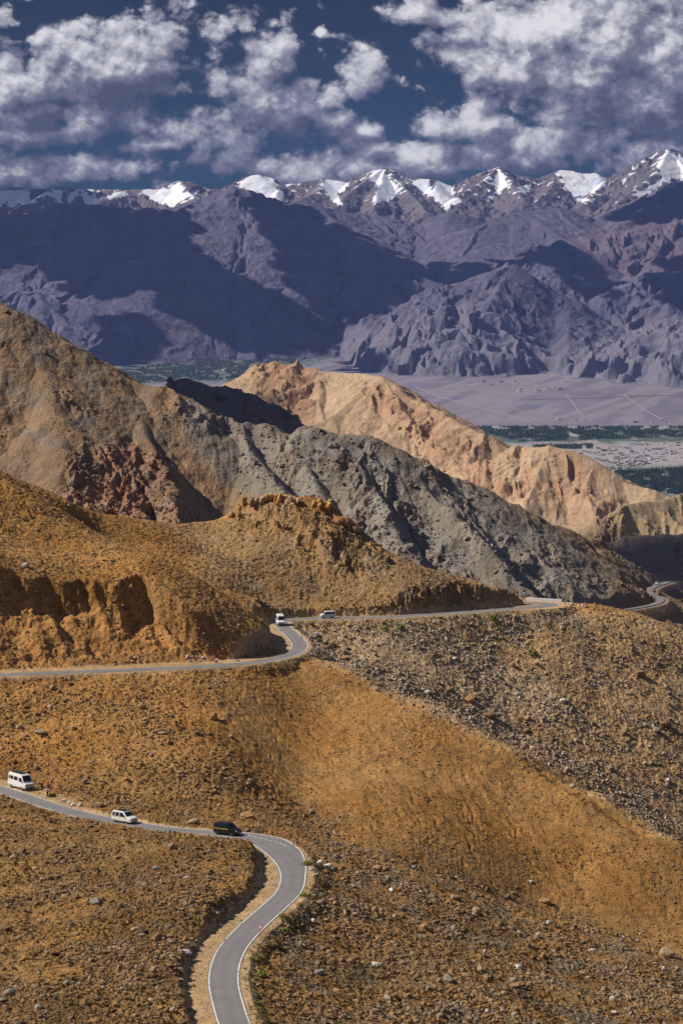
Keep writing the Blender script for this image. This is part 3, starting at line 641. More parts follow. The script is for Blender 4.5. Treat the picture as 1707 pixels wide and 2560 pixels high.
# ------------------------------------------------------------------ the snow range
sky_line = [(-330,440),(-150,460),(0,473),(54,469),(82,474),(131,471),(172,468),(250,474),(327,474),(403,473),(436,463),(449,451),(474,456),(517,473),(556,473),(594,455),(626,438),(648,436),(675,444),(708,463),(773,452),(817,448),(854,453),(887,460),(936,425),(952,421),(966,422),(996,444),(1017,447),(1072,447),(1094,451),(1126,463),(1143,466),(1181,452),(1224,425),(1242,417),(1257,428),(1290,436),(1344,448),(1388,433),(1404,425),(1431,428),(1453,434),(1486,433),(1516,444),(1562,436),(1616,406),(1638,392),(1665,372),(1674,369),(1687,376),(1708,392),(1800,420),(2000,400)]
snow_ridges = [dict(p=[(a, b, 34500) for a, b in sky_line], s=.55, r=20)]
def spur(*p, s=.62): snow_ridges.append(dict(p=list(p), s=s, r=10))
spur((449,451,34500),(470,480,33700),(500,505,33000)); spur((600,455,34500),(570,480,33600),(545,500,32900)); spur((131,471,34500),(100,495,33500),(60,515,32900))
spur((327,474,34500),(280,490,33600),(230,512,32900)); spur((952,421,34500),(905,455,33600),(860,500,32700)); spur((966,422,34500),(1000,460,33700),(1040,500,32900),(1070,530,32300))
spur((960,421,34500),(945,470,33300),(930,520,32300),s=.6); spur((1242,417,34500),(1200,455,33600),(1150,490,32900)); spur((1242,417,34500),(1290,470,33300),(1310,500,32600))
spur((1388,433,34500),(1370,470,33500),(1340,505,32700)); spur((1094,451,34500),(1090,475,33800)); spur((1516,444,34500),(1490,480,33500),(1450,510,32700)); spur((1562,436,34500),(1560,480,33300))
spur((1674,369,34500),(1640,430,33300),(1560,490,32300)); spur((817,448,34500),(790,480,33600),(740,505,32900)); spur((708,463,34500),(690,490,33500)); spur((1690,380,34500),(1720,440,33400))
sg = SDGrid(S_COL, np.arange(30800, 35600, 13*QUICK))
X, Y = sg.X, sg.Y
Zr, T, D, S, I = ridge_field(sg, snow_ridges, (45, 900), reach=4500, seed=400)
hgt = np.clip(D/300, 0, 1)
Z0 = Zr; PX, PY = project(X, Y, Z0)
polys = [[(-400,470),(0,478),(54,475),(130,478),(240,478),(250,474),(330,474),(400,474),(436,464),(449,452),(462,470),(455,480),(500,478),(500,484),(470,498),(436,520),(400,512),(370,490),(340,484),(280,498),(230,512),(180,512),(0,512),(-400,520)],
 [(545,490),(594,472),(600,455),(626,438),(648,436),(675,444),(708,463),(690,470),(712,488),(704,512),(660,490),(640,484),(610,470),(585,492)],
 [(800,462),(817,448),(854,452),(880,460),(845,490),(860,520),(835,508),(815,480)],
 [(920,445),(936,427),(952,421),(966,424),(960,435),(985,455),(997,468),(990,495),(965,503),(935,510),(932,490),(950,470),(935,455)],
 [(1010,447),(1040,452),(1072,447),(1080,480),(1094,452),(1126,463),(1140,475),(1130,490),(1155,505),(1110,524),(1100,510),(1080,495),(1050,475),(1020,455)],
 [(1242,420),(1257,430),(1265,455),(1275,465),(1250,480),(1235,490),(1215,505),(1208,500),(1240,478),(1228,455),(1240,445)],
 [(1288,465),(1325,462),(1322,485),(1295,480)],
 [(1390,432),(1404,424),(1431,428),(1453,433),(1486,432),(1516,444),(1508,465),(1480,485),(1430,488),(1410,480),(1400,455),(1395,440)],
 [(1425,492),(1485,500),(1483,508),(1440,504)],
 [(1645,405),(1665,374),(1680,385),(1708,398),(1708,450),(1680,450),(1640,472),(1600,498),(1580,490),(1640,455),(1655,430),(1640,415)]]
sn = np.zeros(X.shape)
jx = PX+7*fbm(X/140, Y/140, 3, 401); jy = PY+6*fbm(X/140, Y/140, 3, 405)
for p in polys: sn = np.maximum(sn, poly_mask(jx, jy, p, 3.0))
sn *= 1-.92*sstep(.0, .22, fbm(X/230, Y/420, 4, 407))*sstep(420, 300, PX)
speck = sstep(.52, .62, fbm(X/150, Y/150, 4, 410)+.3*sstep(500, 440, PY)-.12)*sstep(520, 495, PY)
sn = np.maximum(sn, speck*.9)
rock = (ridged(X/260, Y/260, 5, 420, gain=.55)-1.0)
Z = Zr+np.clip(.12+hgt, 0, 1)*(1-.82*sn)*rock*62+sn*hgt*(14*fbm(X/300, Y/300, 3, 430))
Zp2 = np.interp(Y, pd, pz); Z = smax(Z, Zp2, 20); sg.Z = Z
mA = sstep(-.4, .6, fbm(X/500, Y/500, 4, 440))
C = lerp(np.broadcast_to(np.array([.15,.13,.145]), X.shape+(3,)), np.array([.20,.165,.18]), mA)
C = lerp(C, [.93,.93,.95], sstep(.4, .6, sn))
snow_o = grid_mesh("snow_mountains", X, Y, Z, C)

# the lowest ground, one sheet under everything out to the horizon
gsx, gsy = np.meshgrid(np.linspace(-15500, 15500, 24), np.linspace(-350, 38200, 30))
sheet = grid_mesh("ground", gsx, gsy, np.full(gsx.shape, -1105.0), np.broadcast_to(np.array([.22, .185, .2]), gsx.shape+(3,)))
# ------------------------------------------------------------------ sky with broken clouds, sun
HAZE_D, HAZE_COL = .98e-5, (.28, .40, .92, 1)
SUN_EL, SUN_AZ = R(43), R(-84)        # azimuth clockwise from the view direction
sdir = Vector((math.sin(SUN_AZ)*math.cos(SUN_EL), math.cos(SUN_AZ)*math.cos(SUN_EL), math.sin(SUN_EL)))
sl = bpy.data.lights.new("sun", 'SUN'); sl.energy = 4.6; sl.angle = R(.5); sl.color = (1, .93, .82)
so = bpy.data.objects.new("sun", sl); link(so); so.rotation_euler = sdir.to_track_quat('Z', 'Y').to_euler()
w = bpy.data.worlds.new("World"); scene.world = w; w.use_nodes = True
nt = w.node_tree; nt.nodes.clear()
class NB:
    """small node-building helper"""
    def __init__(self, tree): self.t = tree
    def new(self, typ, **kw):
        n = self.t.nodes.new(typ)
        for k, v in kw.items(): setattr(n, k, v)
        return n
    def put(self, sock, v):
        if isinstance(v, bpy.types.NodeSocket): self.t.links.new(v, sock)
        elif v is not None: sock.default_value = v
    def m(self, op, a, b=None, c=None, clamp=False):
        n = self.new('ShaderNodeMath', operation=op); n.use_clamp = clamp
        for i, v in enumerate((a, b, c)): self.put(n.inputs[i], v)
        return n.outputs[0]
    def v(self, op, a, b=None):
        n = self.new('ShaderNodeVectorMath', operation=op); self.put(n.inputs[0], a)
        if b is not None: self.put(n.inputs['Scale'] if op == 'SCALE' else n.inputs[1], b)
        return n.outputs['Value'] if op in ('LENGTH', 'DOT_PRODUCT', 'DISTANCE') else n.outputs[0]
    def comb(self, x, y, z=0.0):
        n = self.new('ShaderNodeCombineXYZ'); [self.put(n.inputs[i], q) for i, q in enumerate((x, y, z))]; return n.outputs[0]
    def sep(self, a):
        n = self.new('ShaderNodeSeparateXYZ'); self.put(n.inputs[0], a); return n.outputs
    def noise(self, vec, scale, detail=4, rough=.5, lac=2.0, dist=0.0, out=0, dims='3D'):
        n = self.new('ShaderNodeTexNoise', noise_dimensions=dims); self.put(n.inputs['Vector'], vec)
        n.inputs['Scale'].default_value = scale; n.inputs['Detail'].default_value = detail; n.inputs['Roughness'].default_value = rough; n.inputs['Lacunarity'].default_value = lac; n.inputs['Distortion'].default_value = dist
        return n.outputs[out]
    def voro(self, vec, scale, feature='F1', out='Distance', rand=1.0):
        n = self.new('ShaderNodeTexVoronoi', feature=feature); self.put(n.inputs['Vector'], vec); n.inputs['Scale'].default_value = scale; n.inputs['Randomness'].default_value = rand
        return n.outputs[out]
    def step(self, x, a, b, lo=0.0, hi=1.0):
        n = self.new('ShaderNodeMapRange', interpolation_type='SMOOTHSTEP'); self.put(n.inputs['Value'], x)
        for k, q in zip(('From Min', 'From Max', 'To Min', 'To Max'), (a, b, lo, hi)): self.put(n.inputs[k], q)
        return n.outputs[0]
    def mix(self, f, a, b, blend='MIX'):
        n = self.new('ShaderNodeMix', data_type='RGBA', blend_type=blend); n.clamp_factor = True
        self.put(n.inputs[0], f)
        for s_, q in ((n.inputs[6], a), (n.inputs[7], b)): self.put(s_, (*q, 1) if isinstance(q, (tuple, list)) and len(q) == 3 else q)
        return n.outputs[2]
N = NB(nt)
# cloud masses: place on the sky (pixel-scale degrees right and up from the view axis), size, weight
CLOUDS = [(290,565,235,110,.62),(60,490,125,95,.6),(250,445,270,62,.42),(520,410,240,70,.45),(680,572,78,62,.55),(585,520,90,60,.5),(400,367,115,24,.5),(120,318,210,36,.55),
          (910,560,75,75,.5),(1120,690,190,45,.35),(1400,590,270,165,.75),(1680,560,190,260,.62),(1160,415,170,44,.55),(1000,335,260,50,.55),(1450,395,230,56,.55),(1640,355,95,40,.55),(920,418,42,24,.6),
          (720,450,150,85,.5),(545,640,45,40,.38),(805,640,34,15,.35),(800,585,14,45,.3),(870,330,330,46,.6),(130,318,230,44,.6),(1640,362,120,48,.7),(1250,335,180,42,.5),(60,395,190,34,.5),(1020,520,70,30,.2),(-300,420,300,160,.5),(2100,480,330,200,.5),(-200,650,200,60,.3),(300,900,400,90,.5),(1300,1000,500,120,.5)]
grp = bpy.data.node_groups.new("cloud_density", 'ShaderNodeTree')
grp.interface.new_socket("P", in_out='INPUT', socket_type='NodeSocketVector'); grp.interface.new_socket("D", in_out='OUTPUT', socket_type='NodeSocketFloat')
G = NB(grp); gi = G.new('NodeGroupInput'); go = G.new('NodeGroupOutput')
P = gi.outputs[0]
wn = G.noise(P, 1/150., 3, .5, out='Color' if False else 1)
Pw = G.v('ADD', P, G.v('SCALE', G.v('SUBTRACT', wn, (.5, .5, .5)), 70.0))
acc = None
for u, v_, rx, ry, wt in CLOUDS:
    q = G.v('MULTIPLY', G.v('SUBTRACT', Pw, (u, v_, 0)), (1/rx, 1/ry, 0))
    e = G.m('MULTIPLY', G.m('EXPONENT', G.m('MULTIPLY', G.v('DOT_PRODUCT', q, q), -.9)), wt)
    acc = e if acc is None else G.m('SMOOTH_MAX', acc, e, .12)
st = G.v('MULTIPLY', P, (1.0, 1.25, 1.0))
n1 = G.noise(st, 1/185., 9, .52, dist=.1)
vn = G.new('ShaderNodeTexVoronoi', feature='F1'); vn.inputs['Scale'].default_value = 1/85.; vn.inputs['Detail'].default_value = 3.5; vn.inputs['Roughness'].default_value = .55; vn.inputs['Lacunarity'].default_value = 2.1
G.put(vn.inputs['Vector'], G.v('ADD', st, G.v('SCALE', G.v('SUBTRACT', G.noise(P, 1/40., 4, .55, out=1), (.5, .5, .5)), 42.0)))
n2 = G.m('SUBTRACT', 1.0, vn.outputs['Distance'])      # cauliflower billows
d_ = G.m('ADD', G.m('ADD', acc, G.m('MULTIPLY', G.m('SUBTRACT', n1, .5), .90)), G.m('MULTIPLY', G.m('SUBTRACT', n2, .45), .38))
G.put(go.inputs[0], G.m('SUBTRACT', d_, -.065))
tc = N.new('ShaderNodeTexCoord'); sx, sy, sz = N.sep(tc.outputs['Generated'])
yy = N.m('MAXIMUM', N.m('ABSOLUTE', sy), .06)
U = N.m('MULTIPLY_ADD', N.m('DIVIDE', sx, yy), F, CX); V = N.m('MULTIPLY', N.m('DIVIDE', sz, yy), F)
Pc = N.comb(U, V, 0.0)
def dens(off):
    g = N.new('ShaderNodeGroup'); g.node_tree = grp; N.put(g.inputs[0], N.v('ADD', Pc, (*off, 0)) if off != (0, 0) else Pc); return g.outputs[0]
D0 = dens((0, 0)); D1 = dens((-14, 20)); D2 = dens((-45, 70))
alpha = N.step(D0, -.02, .19)
edge = N.m('SUBTRACT', D0, D1); big = N.m('SUBTRACT', D0, D2)
lit = N.m('ADD', N.m('MULTIPLY', edge, .80), N.m('MULTIPLY', big, .68))
lit = N.m('ADD', N.m('ADD', lit, .37), N.m('MULTIPLY', N.m('MAXIMUM', N.m('SUBTRACT', D2, .15), 0.0), -.55))
lit = N.m('ADD', lit, N.step(V, 330, 640, -.04, .06))
# the big cloud on the right is thin and bright towards the sun
glow = N.v('MULTIPLY', N.v('SUBTRACT', Pc, (1370, 560, 0)), (1/230., 1/150., 0)); glow = N.m('EXPONENT', N.m('MULTIPLY', N.v('DOT_PRODUCT', glow, glow), -1.0))
lit = N.m('ADD', lit, N.m('MULTIPLY', glow, .30), clamp=True)
ccol = N.mix(N.step(lit, .35, 1.05), N.mix(N.step(lit, -.1, .55), (.060, .066, .105), (.20, .20, .26)), (.80, .78, .80))
sky = N.new('ShaderNodeTexSky', sky_type='NISHITA', sun_disc=False)
sky.sun_elevation = SUN_EL; sky.sun_rotation = SUN_AZ; sky.altitude = 4600; sky.air_density = 1.0; sky.dust_density = 0.0; sky.ozone_density = 2.0
skyc = N.mix(1.0, sky.outputs[0], N.mix(N.step(V, 280, 800), (.036, .090, .118), (.066, .074, .092)), 'MULTIPLY')
hi = N.mix(N.step(V, 800, 5200), skyc, N.mix(1.0, sky.outputs[0], (.6, .65, .75), 'MULTIPLY'))   # overhead the sky keeps its natural strength
SKYS = .10
lay = N.new('ShaderNodeBackground'); N.put(lay.inputs[0], hi); lay.inputs[1].default_value = SKYS
cl = N.new('ShaderNodeBackground'); N.put(cl.inputs[0], ccol); cl.inputs[1].default_value = 1.0
mx = N.new('ShaderNodeMixShader'); N.put(mx.inputs[0], alpha); N.put(mx.inputs[1], lay.outputs[0]); N.put(mx.inputs[2], cl.outputs[0])
wo = N.new('ShaderNodeOutputWorld'); N.put(wo.inputs[0], mx.outputs[0])
w.cycles.sampling_method = 'MANUAL'; w.cycles.sample_map_resolution = 512
scene.view_settings.view_transform = 'Standard'; scene.view_settings.look = 'None'
scene.view_settings.exposure = .12; scene.view_settings.gamma = 1
# ------------------------------------------------------------------ materials
def mat(name, col=(.5,.5,.5), rough=.6, metal=0.0, spec=None, emit=None):
    m = bpy.data.materials.new(name); m.use_nodes = True; b = m.node_tree.nodes['Principled BSDF']
    b.inputs['Base Color'].default_value = (*col, 1); b.inputs['Roughness'].default_value = rough; b.inputs['Metallic'].default_value = metal
    if spec is not None: b.inputs['Specular IOR Level'].default_value = spec
    return m
def earth_mat(name, unit, grit=.5, bump=.6, hue=.12, pebble=True, spec=.15):
    """soil / rock: vertex tint carries the large patches, nodes add grit, pebbles and relief of size `unit` metres"""
    m = bpy.data.materials.new(name); m.use_nodes = True; b = m.node_tree.nodes['Principled BSDF']; n = NB(m.node_tree)
    a = n.new('ShaderNodeAttribute', attribute_name='tint'); pos = n.new('ShaderNodeNewGeometry').outputs['Position']
    f1 = n.noise(pos, 1/(unit*6), 5, .6); f2 = n.noise(pos, 1/(unit*1.1), 3, .65); f3 = n.noise(pos, 1/(unit*45), 4, .55)
    g = n.m('ADD', n.m('MULTIPLY', n.m('SUBTRACT', f1, .5), grit*1.3), n.m('MULTIPLY', n.m('SUBTRACT', f2, .5), grit*1.9))
    g = n.m('ADD', g, n.m('MULTIPLY', n.m('SUBTRACT', f3, .5), grit*.9))
    k = n.m('MAXIMUM', n.m('ADD', g, 1.0), .25)
    col = n.v('SCALE', a.outputs['Color'], k)
    col = n.mix(n.step(n.noise(pos, 1/(unit*14), 4, .6), .5, .75), col, n.mix(1.0, col, (1-hue*.6, 1+hue*.1, 1+hue*1.6), 'MULTIPLY'))
    h = n.m('ADD', n.m('MULTIPLY', f2, .5), n.m('MULTIPLY', f1, 1.3))
    if pebble:
        vd = n.voro(pos, 1/(unit*1.5)); vc = n.voro(pos, 1/(unit*1.5), out='Color')
        cr, cg, cb = n.sep(vc)
        st = n.m('MULTIPLY', n.step(vd, .42, .25), n.step(cr, .62, .70))
        col = n.mix(n.m('MULTIPLY', st, .75), col, n.v('SCALE', n.mix(cg, (.34, .24, .15), (.24, .21, .17)), n.m('MULTIPLY_ADD', cb, .9, .55)))
        h = n.m('ADD', h, n.m('MULTIPLY', st, .7))
    n.put(b.inputs['Base Color'], col); b.inputs['Roughness'].default_value = .95; b.inputs['Specular IOR Level'].default_value = spec
    bp = n.new('ShaderNodeBump'); bp.inputs['Strength'].default_value = bump; bp.inputs['Distance'].default_value = unit*.8
    n.put(bp.inputs['Height'], h); n.put(b.inputs['Normal'], bp.outputs[0])
    return m
ground.data.materials.append(earth_mat("stony_ground", .32, .95, 1.0))
hills.data.materials.append(earth_mat("hill_ground", 1.3, .6, .75))
mtn_o.data.materials.append(earth_mat("mountain_rock", 16, .5, 1.0, pebble=False))
plain.data.materials.append(earth_mat("valley_floor", 26, .32, .05, pebble=False))
sheet.data.materials.append(plain.data.materials[0])
snow_o.data.materials.append(earth_mat("snow_and_rock", 25, .16, .5, pebble=False))
# ------------------------------------------------------------------ the air: one even box of haze
hz = bpy.data.materials.new("haze"); hz.use_nodes = True; hn = hz.node_tree; hn.nodes.clear(); h_ = NB(hn)
pv = h_.new('ShaderNodeVolumePrincipled'); pv.inputs['Color'].default_value = HAZE_COL; pv.inputs['Density'].default_value = HAZE_D; pv.inputs['Anisotropy'].default_value = .0
ho = h_.new('ShaderNodeOutputMaterial'); h_.put(ho.inputs['Volume'], pv.outputs[0])
x0, x1, y0, y1, z0, z1 = -16000, 16000, -400, 38500, -1120, 2450
bmh = bmesh.new(); bmesh.ops.create_cube(bmh, size=1.0)
for v_ in bmh.verts: v_.co = ((x0+x1)/2+v_.co.x*(x1-x0), (y0+y1)/2+v_.co.y*(y1-y0), (z0+z1)/2+v_.co.z*(z1-z0))
me = bpy.data.meshes.new("haze"); bmh.to_mesh(me); bmh.free(); me.materials.append(hz); ho_ = link(bpy.data.objects.new("haze", me)); ho_['kind'] = 'stuff'
hz.cycles.homogeneous_volume = True
# ------------------------------------------------------------------ clouds over the land (above the picture) that throw the big shadows
SHADES = [ # (grid, polygon in the picture of the ground that lies in shadow, sample step, puff radius)
 (far, [(-320,455),(0,535),(150,515),(470,530),(455,560),(470,610),(500,640),(540,690),(575,686),(660,735),(760,790),(850,835),(790,850),(720,862),(600,862),(480,800),(420,760),(440,700),(330,715),(260,740),(200,735),(110,650),(0,650),(-320,600)], 17, 150),
 (far, [(640,500),(760,515),(800,560),(880,590),(980,640),(1080,680),(1010,700),(960,745),(890,790),(860,800),(800,760),(740,690),(700,600)], 17, 150),
 (far, [(1540,540),(1580,505),(1640,478),(1720,440),(1990,400),(1990,520),(1720,535),(1600,545)], 17, 150),
 (far, [(1090,668),(1230,655),(1345,628),(1400,602),(1450,640),(1500,690),(1540,720),(1480,740),(1430,700),(1360,640),(1290,660),(1160,690),(1100,705)], 17, 120),
 (far, [(1640,690),(1720,640),(1990,620),(1990,760),(1720,760),(1660,740)], 19, 140),
 (far, [(270,815),(330,800),(400,850),(330,930),(250,900)], 17, 110),
 (far, [(860,920),(930,880),(960,900),(930,960),(860,960)], 17, 110),
 (sg, [(-320,440),(0,470),(150,465),(240,470),(240,500),(150,530),(-320,540)], 14, 130),
 (sg, [(560,505),(600,470),(640,500),(690,520),(600,530)], 14, 90),
 (mid, [(345,990),(405,962),(520,955),(690,1010),(775,1072),(840,1130),(640,1110),(480,1040)], 14, 24),
 (mid, [(1360,1400),(1390,1372),(1469,1356),(1540,1352),(1616,1345),(1708,1341),(1960,1325),(1960,1560),(1600,1560),(1480,1470)], 17, 22),
]
CZ = 4300.0
s3 = np.array(sdir); rg = np.random.default_rng(31)
ico = bmesh.new(); bmesh.ops.create_icosphere(ico, subdivisions=2, radius=1.0); ico.verts.ensure_lookup_table()
IV2 = np.array([v.co[:] for v in ico.verts]); IF2 = np.array([[v.index for v in f.verts] for f in ico.faces]); ico.free()
def blobs(name, cs, rs, V0=IV2, F0=IF2, flat=.55, seed=0):
    n = len(cs); k = len(V0); rg2 = np.random.default_rng(seed)
    ph = rg2.uniform(0, 6.28, (n, 1, 3)); wob = 1+.22*np.sin(V0[None, :, :]*3.1+ph).sum(-1, keepdims=True)/1.7
    Vv = cs[:, None, :]+V0[None]*rs[:, None, None]*wob*np.array([1, 1, flat])
    Fv = (F0[None]+(np.arange(n)*k)[:, None, None]).reshape(-1, 3)
    me = bpy.data.meshes.new(name); me.vertices.add(n*k); me.vertices.foreach_set("co", Vv.astype(np.float32).ravel())
    me.loops.add(Fv.size); me.loops.foreach_set("vertex_index", Fv.astype(np.int32).ravel()); me.polygons.add(len(Fv)); me.polygons.foreach_set("loop_start", np.arange(0, Fv.size, 3, dtype=np.int32))
    me.update(calc_edges=True); me.polygons.foreach_set("use_smooth", np.ones(len(Fv), bool))
    return me
cs, rs = [], []
for G_, poly, stp, rad in SHADES:
    pa = np.array(poly, float)
    gx_, gy_ = np.meshgrid(np.arange(pa[:, 0].min(), pa[:, 0].max(), stp), np.arange(pa[:, 1].min(), pa[:, 1].max(), stp*.6))
    ok = poly_mask(gx_, gy_, poly, 1.3*stp) > rg.uniform(.12, .88, gx_.shape)
    for a, b in zip(gx_[ok], gy_[ok]):
        a += rg.uniform(-.4, .4)*stp; b += rg.uniform(-.3, .3)*stp
        p = G_.hit(a, b, dmin=(0 if G_ is not mid else 2000 if poly[0][0] < 800 else 1545))
        if p is None: continue
        q = p+s3*((CZ+rg.uniform(-60, 60)-p[2])/s3[2])
        cs.append(q); rs.append(rad*rg.uniform(.75, 1.2))
cme = blobs("clouds", np.array(cs), np.array(rs), seed=3)
cmat = mat("cloud_white", (.9, .9, .92), 1.0, spec=0.0); cme.materials.append(cmat)
co_ = link(bpy.data.objects.new("clouds", cme)); co_['kind'] = 'stuff'
# ------------------------------------------------------------------ naming
def tag(o, label, cat, group=None, kind=None):
    o['label'] = label; o['category'] = cat
    if group: o['group'] = group
    if kind: o['kind'] = kind
    return o
def empty(name, loc, rz=0.0):
    o = bpy.data.objects.new(name, None); o.empty_display_size = .3; link(o); o.location = loc; o.rotation_euler = (0, 0, rz); return o
class MB:
    """collects simple shapes into one mesh"""
    def __init__(self): self.v = []; self.f = []
    def add(self, v, f):
        k = len(self.v); self.v += [tuple(q) for q in v]; self.f += [tuple(i+k for i in q) for q in f]; return self
    def box(self, c, s, rot=None):
        P_ = [Vector((sx*s[0]/2, sy*s[1]/2, sz*s[2]/2)) for sx in (-1, 1) for sy in (-1, 1) for sz in (-1, 1)]
        if rot is not None: P_ = [rot @ p for p in P_]
        return self.add([p+Vector(c) for p in P_], [(0,1,3,2),(4,6,7,5),(0,4,5,1),(2,3,7,6),(0,2,6,4),(1,5,7,3)])
    def tube(self, a, b, r, n=8, r2=None, cap=True):
        a, b = Vector(a), Vector(b); z = (b-a).normalized(); x = z.orthogonal().normalized(); y = z.cross(x); r2 = r if r2 is None else r2
        v = [a+(x*math.cos(6.2832*i/n)+y*math.sin(6.2832*i/n))*r for i in range(n)]+[b+(x*math.cos(6.2832*i/n)+y*math.sin(6.2832*i/n))*r2 for i in range(n)]
        f = [(i, (i+1) % n, n+(i+1) % n, n+i) for i in range(n)]
        if cap: f += [tuple(range(n-1, -1, -1)), tuple(range(n, 2*n))]
        return self.add(v, f)
    def build(self, name, m, parent=None, smooth=False): return raw_mesh(name, self.v, self.f, m, parent, smooth)
M = {}
M['asphalt'] = bpy.data.materials.new('asphalt'); M['asphalt'].use_nodes = True
def _asphalt(m, base=(.205, .188, .182)):
    b = m.node_tree.nodes['Principled BSDF']; n = NB(m.node_tree); uv = n.new('ShaderNodeAttribute', attribute_name='lane').outputs['Fac']
    pos = n.new('ShaderNodeNewGeometry').outputs['Position']
    k = n.m('ADD', n.m('MULTIPLY', n.m('SUBTRACT', n.noise(pos, .25, 4, .6), .5), .5), n.m('MULTIPLY', n.m('SUBTRACT', n.noise(pos, 3.0, 3, .6), .5), .35))
    wheel = n.m('COSINE', n.m('MULTIPLY', uv, 3.4)); k = n.m('ADD', n.m('ADD', k, n.m('MULTIPLY', wheel, -.05)), 1.0)
    n.put(b.inputs['Base Color'], n.v('SCALE', base, k)); b.inputs['Roughness'].default_value = .8
_asphalt(M['asphalt'])
def worn(name, col, dirt, amt, sc=.8, rough=.6):
    m = bpy.data.materials.new(name); m.use_nodes = True; b = m.node_tree.nodes['Principled BSDF']; n = NB(m.node_tree)
    pos = n.new('ShaderNodeNewGeometry').outputs['Position']
    n.put(b.inputs['Base Color'], n.mix(n.step(n.noise(pos, sc, 5, .65), 1-amt-.12, 1-amt+.12), col, dirt)); b.inputs['Roughness'].default_value = rough; return m
M['line'] = worn('road_paint', (.78, .76, .72), (.26, .24, .22), .42, 1.3, .7)
M['white_concrete'] = worn('white_concrete', (.82, .82, .80), (.5, .46, .4), .35, 1.1, .7)
def ribbon(name, line, al0, al1, lo, hi, dz, m, ncross=2, skirt=0.0, step=.6, gaps=None, lift=None):
    al = np.arange(al0, al1, step); c = np.stack([np.interp(al, line.L, line.c[:, k]) for k in range(3)], -1)
    lf = np.stack([np.interp(al, line.L, line.left[:, k]) for k in range(2)], -1); lf /= np.linalg.norm(lf, axis=1)[:, None]
    lo = lo(al) if callable(lo) else np.full(len(al), lo); hi = hi(al) if callable(hi) else np.full(len(al), hi)
    t = np.linspace(0, 1, ncross); off = lo[:, None]*(1-t)+hi[:, None]*t; hz_ = np.full(off.shape, dz)
    if skirt: off = np.concatenate([off[:, :1], off, off[:, -1:]], 1); hz_ = np.concatenate([hz_[:, :1]-skirt, hz_, hz_[:, :1]-skirt], 1)
    V = np.stack([c[:, 0, None]+lf[:, 0, None]*off, c[:, 1, None]+lf[:, 1, None]*off, c[:, 2, None]+hz_], -1)
    k = off.shape[1]; ids = np.arange(len(al)*k).reshape(len(al), k); keep = np.ones(len(al)-1, bool)
    if gaps is not None: keep = gaps(al[:-1])
    q = np.stack([ids[:-1, :-1], ids[1:, :-1], ids[1:, 1:], ids[:-1, 1:]], -1)[keep].reshape(-1, 4)
    me = bpy.data.meshes.new(name); me.from_pydata(V.reshape(-1, 3).tolist(), [], q[:, ::-1].tolist() if False else q.tolist()); me.update(); me.materials.append(m)
    at = me.attributes.new('lane', 'FLOAT', 'POINT'); at.data.foreach_set('value', off.astype(np.float32).ravel())
    o = link(bpy.data.objects.new(name, me)); o['kind'] = 'structure'; return o
LEND = LOW.L[-1]; UEND = UP.L[-1]
ribbon('road', LOW, 0, LEND, -PAVE, low_left, .03, M['asphalt'], 5, .25)
ribbon('road', UP, 0, UEND, -PAVE, PAVE, .03, M['asphalt'], 5, .25)
wear = lambda s_, thr: (lambda al: perlin(al/7.0, al*0+s_, 501) > thr)
ribbon('road_markings', LOW, 0, LEND, lambda a: low_left(a)-.30, lambda a: low_left(a)-.11, .036, M['line'], gaps=wear(1, -.75))
ribbon('road_markings', LOW, 0, LEND, -PAVE+.11, -PAVE+.29, .036, M['line'], gaps=wear(5, -.55))
cv0, cv1 = key_al(UP, 640, 1655), key_al(UP, 706, 1563)
ribbon('road_markings', UP, cv0, cv1, -PAVE+.1, -PAVE+.32, .036, M['line'], gaps=wear(9, -.7))
ribbon('road_markings', UP, key_al(UP, 745, 1625), cv1, PAVE-.30, PAVE-.1, .036, M['line'], gaps=wear(12, -.6))
ribbon('road_markings', UP, 0, cv0, -PAVE+.1, -PAVE+.26, .036, M['line'], gaps=wear(15, .0))
ribbon('road_markings', UP, 0, cv0, PAVE-.26, PAVE-.1, .036, M['line'], gaps=wear(17, .1))
ribbon('road_markings', UP, cv1+4, UEND-30, -PAVE+.1, -PAVE+.30, .036, M['line'], gaps=wear(19, -.3))
dl = np.array([PZ(a, b, -94.0) for a, b in ((608,2083),(640,2092),(670,2101),(700,2110),(722,2119))]); DL = Line(dl, .25, 4)
DL.c[:, 2] = [LOW.c[np.argmin(np.hypot(LOW.c[:, 0]-p[0], LOW.c[:, 1]-p[1])), 2] for p in DL.c]
ribbon('road_markings', DL, 0, DL.L[-1], -.09, .09, .037, M['line'], step=.3, gaps=lambda al: (al % 1.5) < .8)
# the far road below the long ridge
ribbon('road', FRL, 0, FRL.L[-1], -1.8, 1.8, .12, M['asphalt'], 3, .6, step=3.0)
plain_g = SDGrid(far.s, far.d); plain_g.Z = Zplain
for tr, wd in (([(1040,968),(1072,982),(1160,1008),(1273,1039),(1340,1056)],9),([(1415,985),(1440,1020),(1463,1052)],7),([(1560,988),(1610,1024),(1680,1064)],8),([(1462,905),(1468,925),(1500,945),(1540,952),(1620,962),(1740,982)],7),([(1300,1000),(1450,996),(1600,990),(1740,988)],7)):
    q_ = np.array([plain_g.hit(a, b) for a, b in tr]); TL = Line(q_, 60.0, 3)
    TL.c[:, 2] = plain_g.height(TL.c[:, 0], TL.c[:, 1])
    ribbon('track', TL, 0, TL.L[-1], -wd, wd, 3.0, mat('pale_dust', (.30, .26, .265), .95), 2, 4.0, step=60.0)
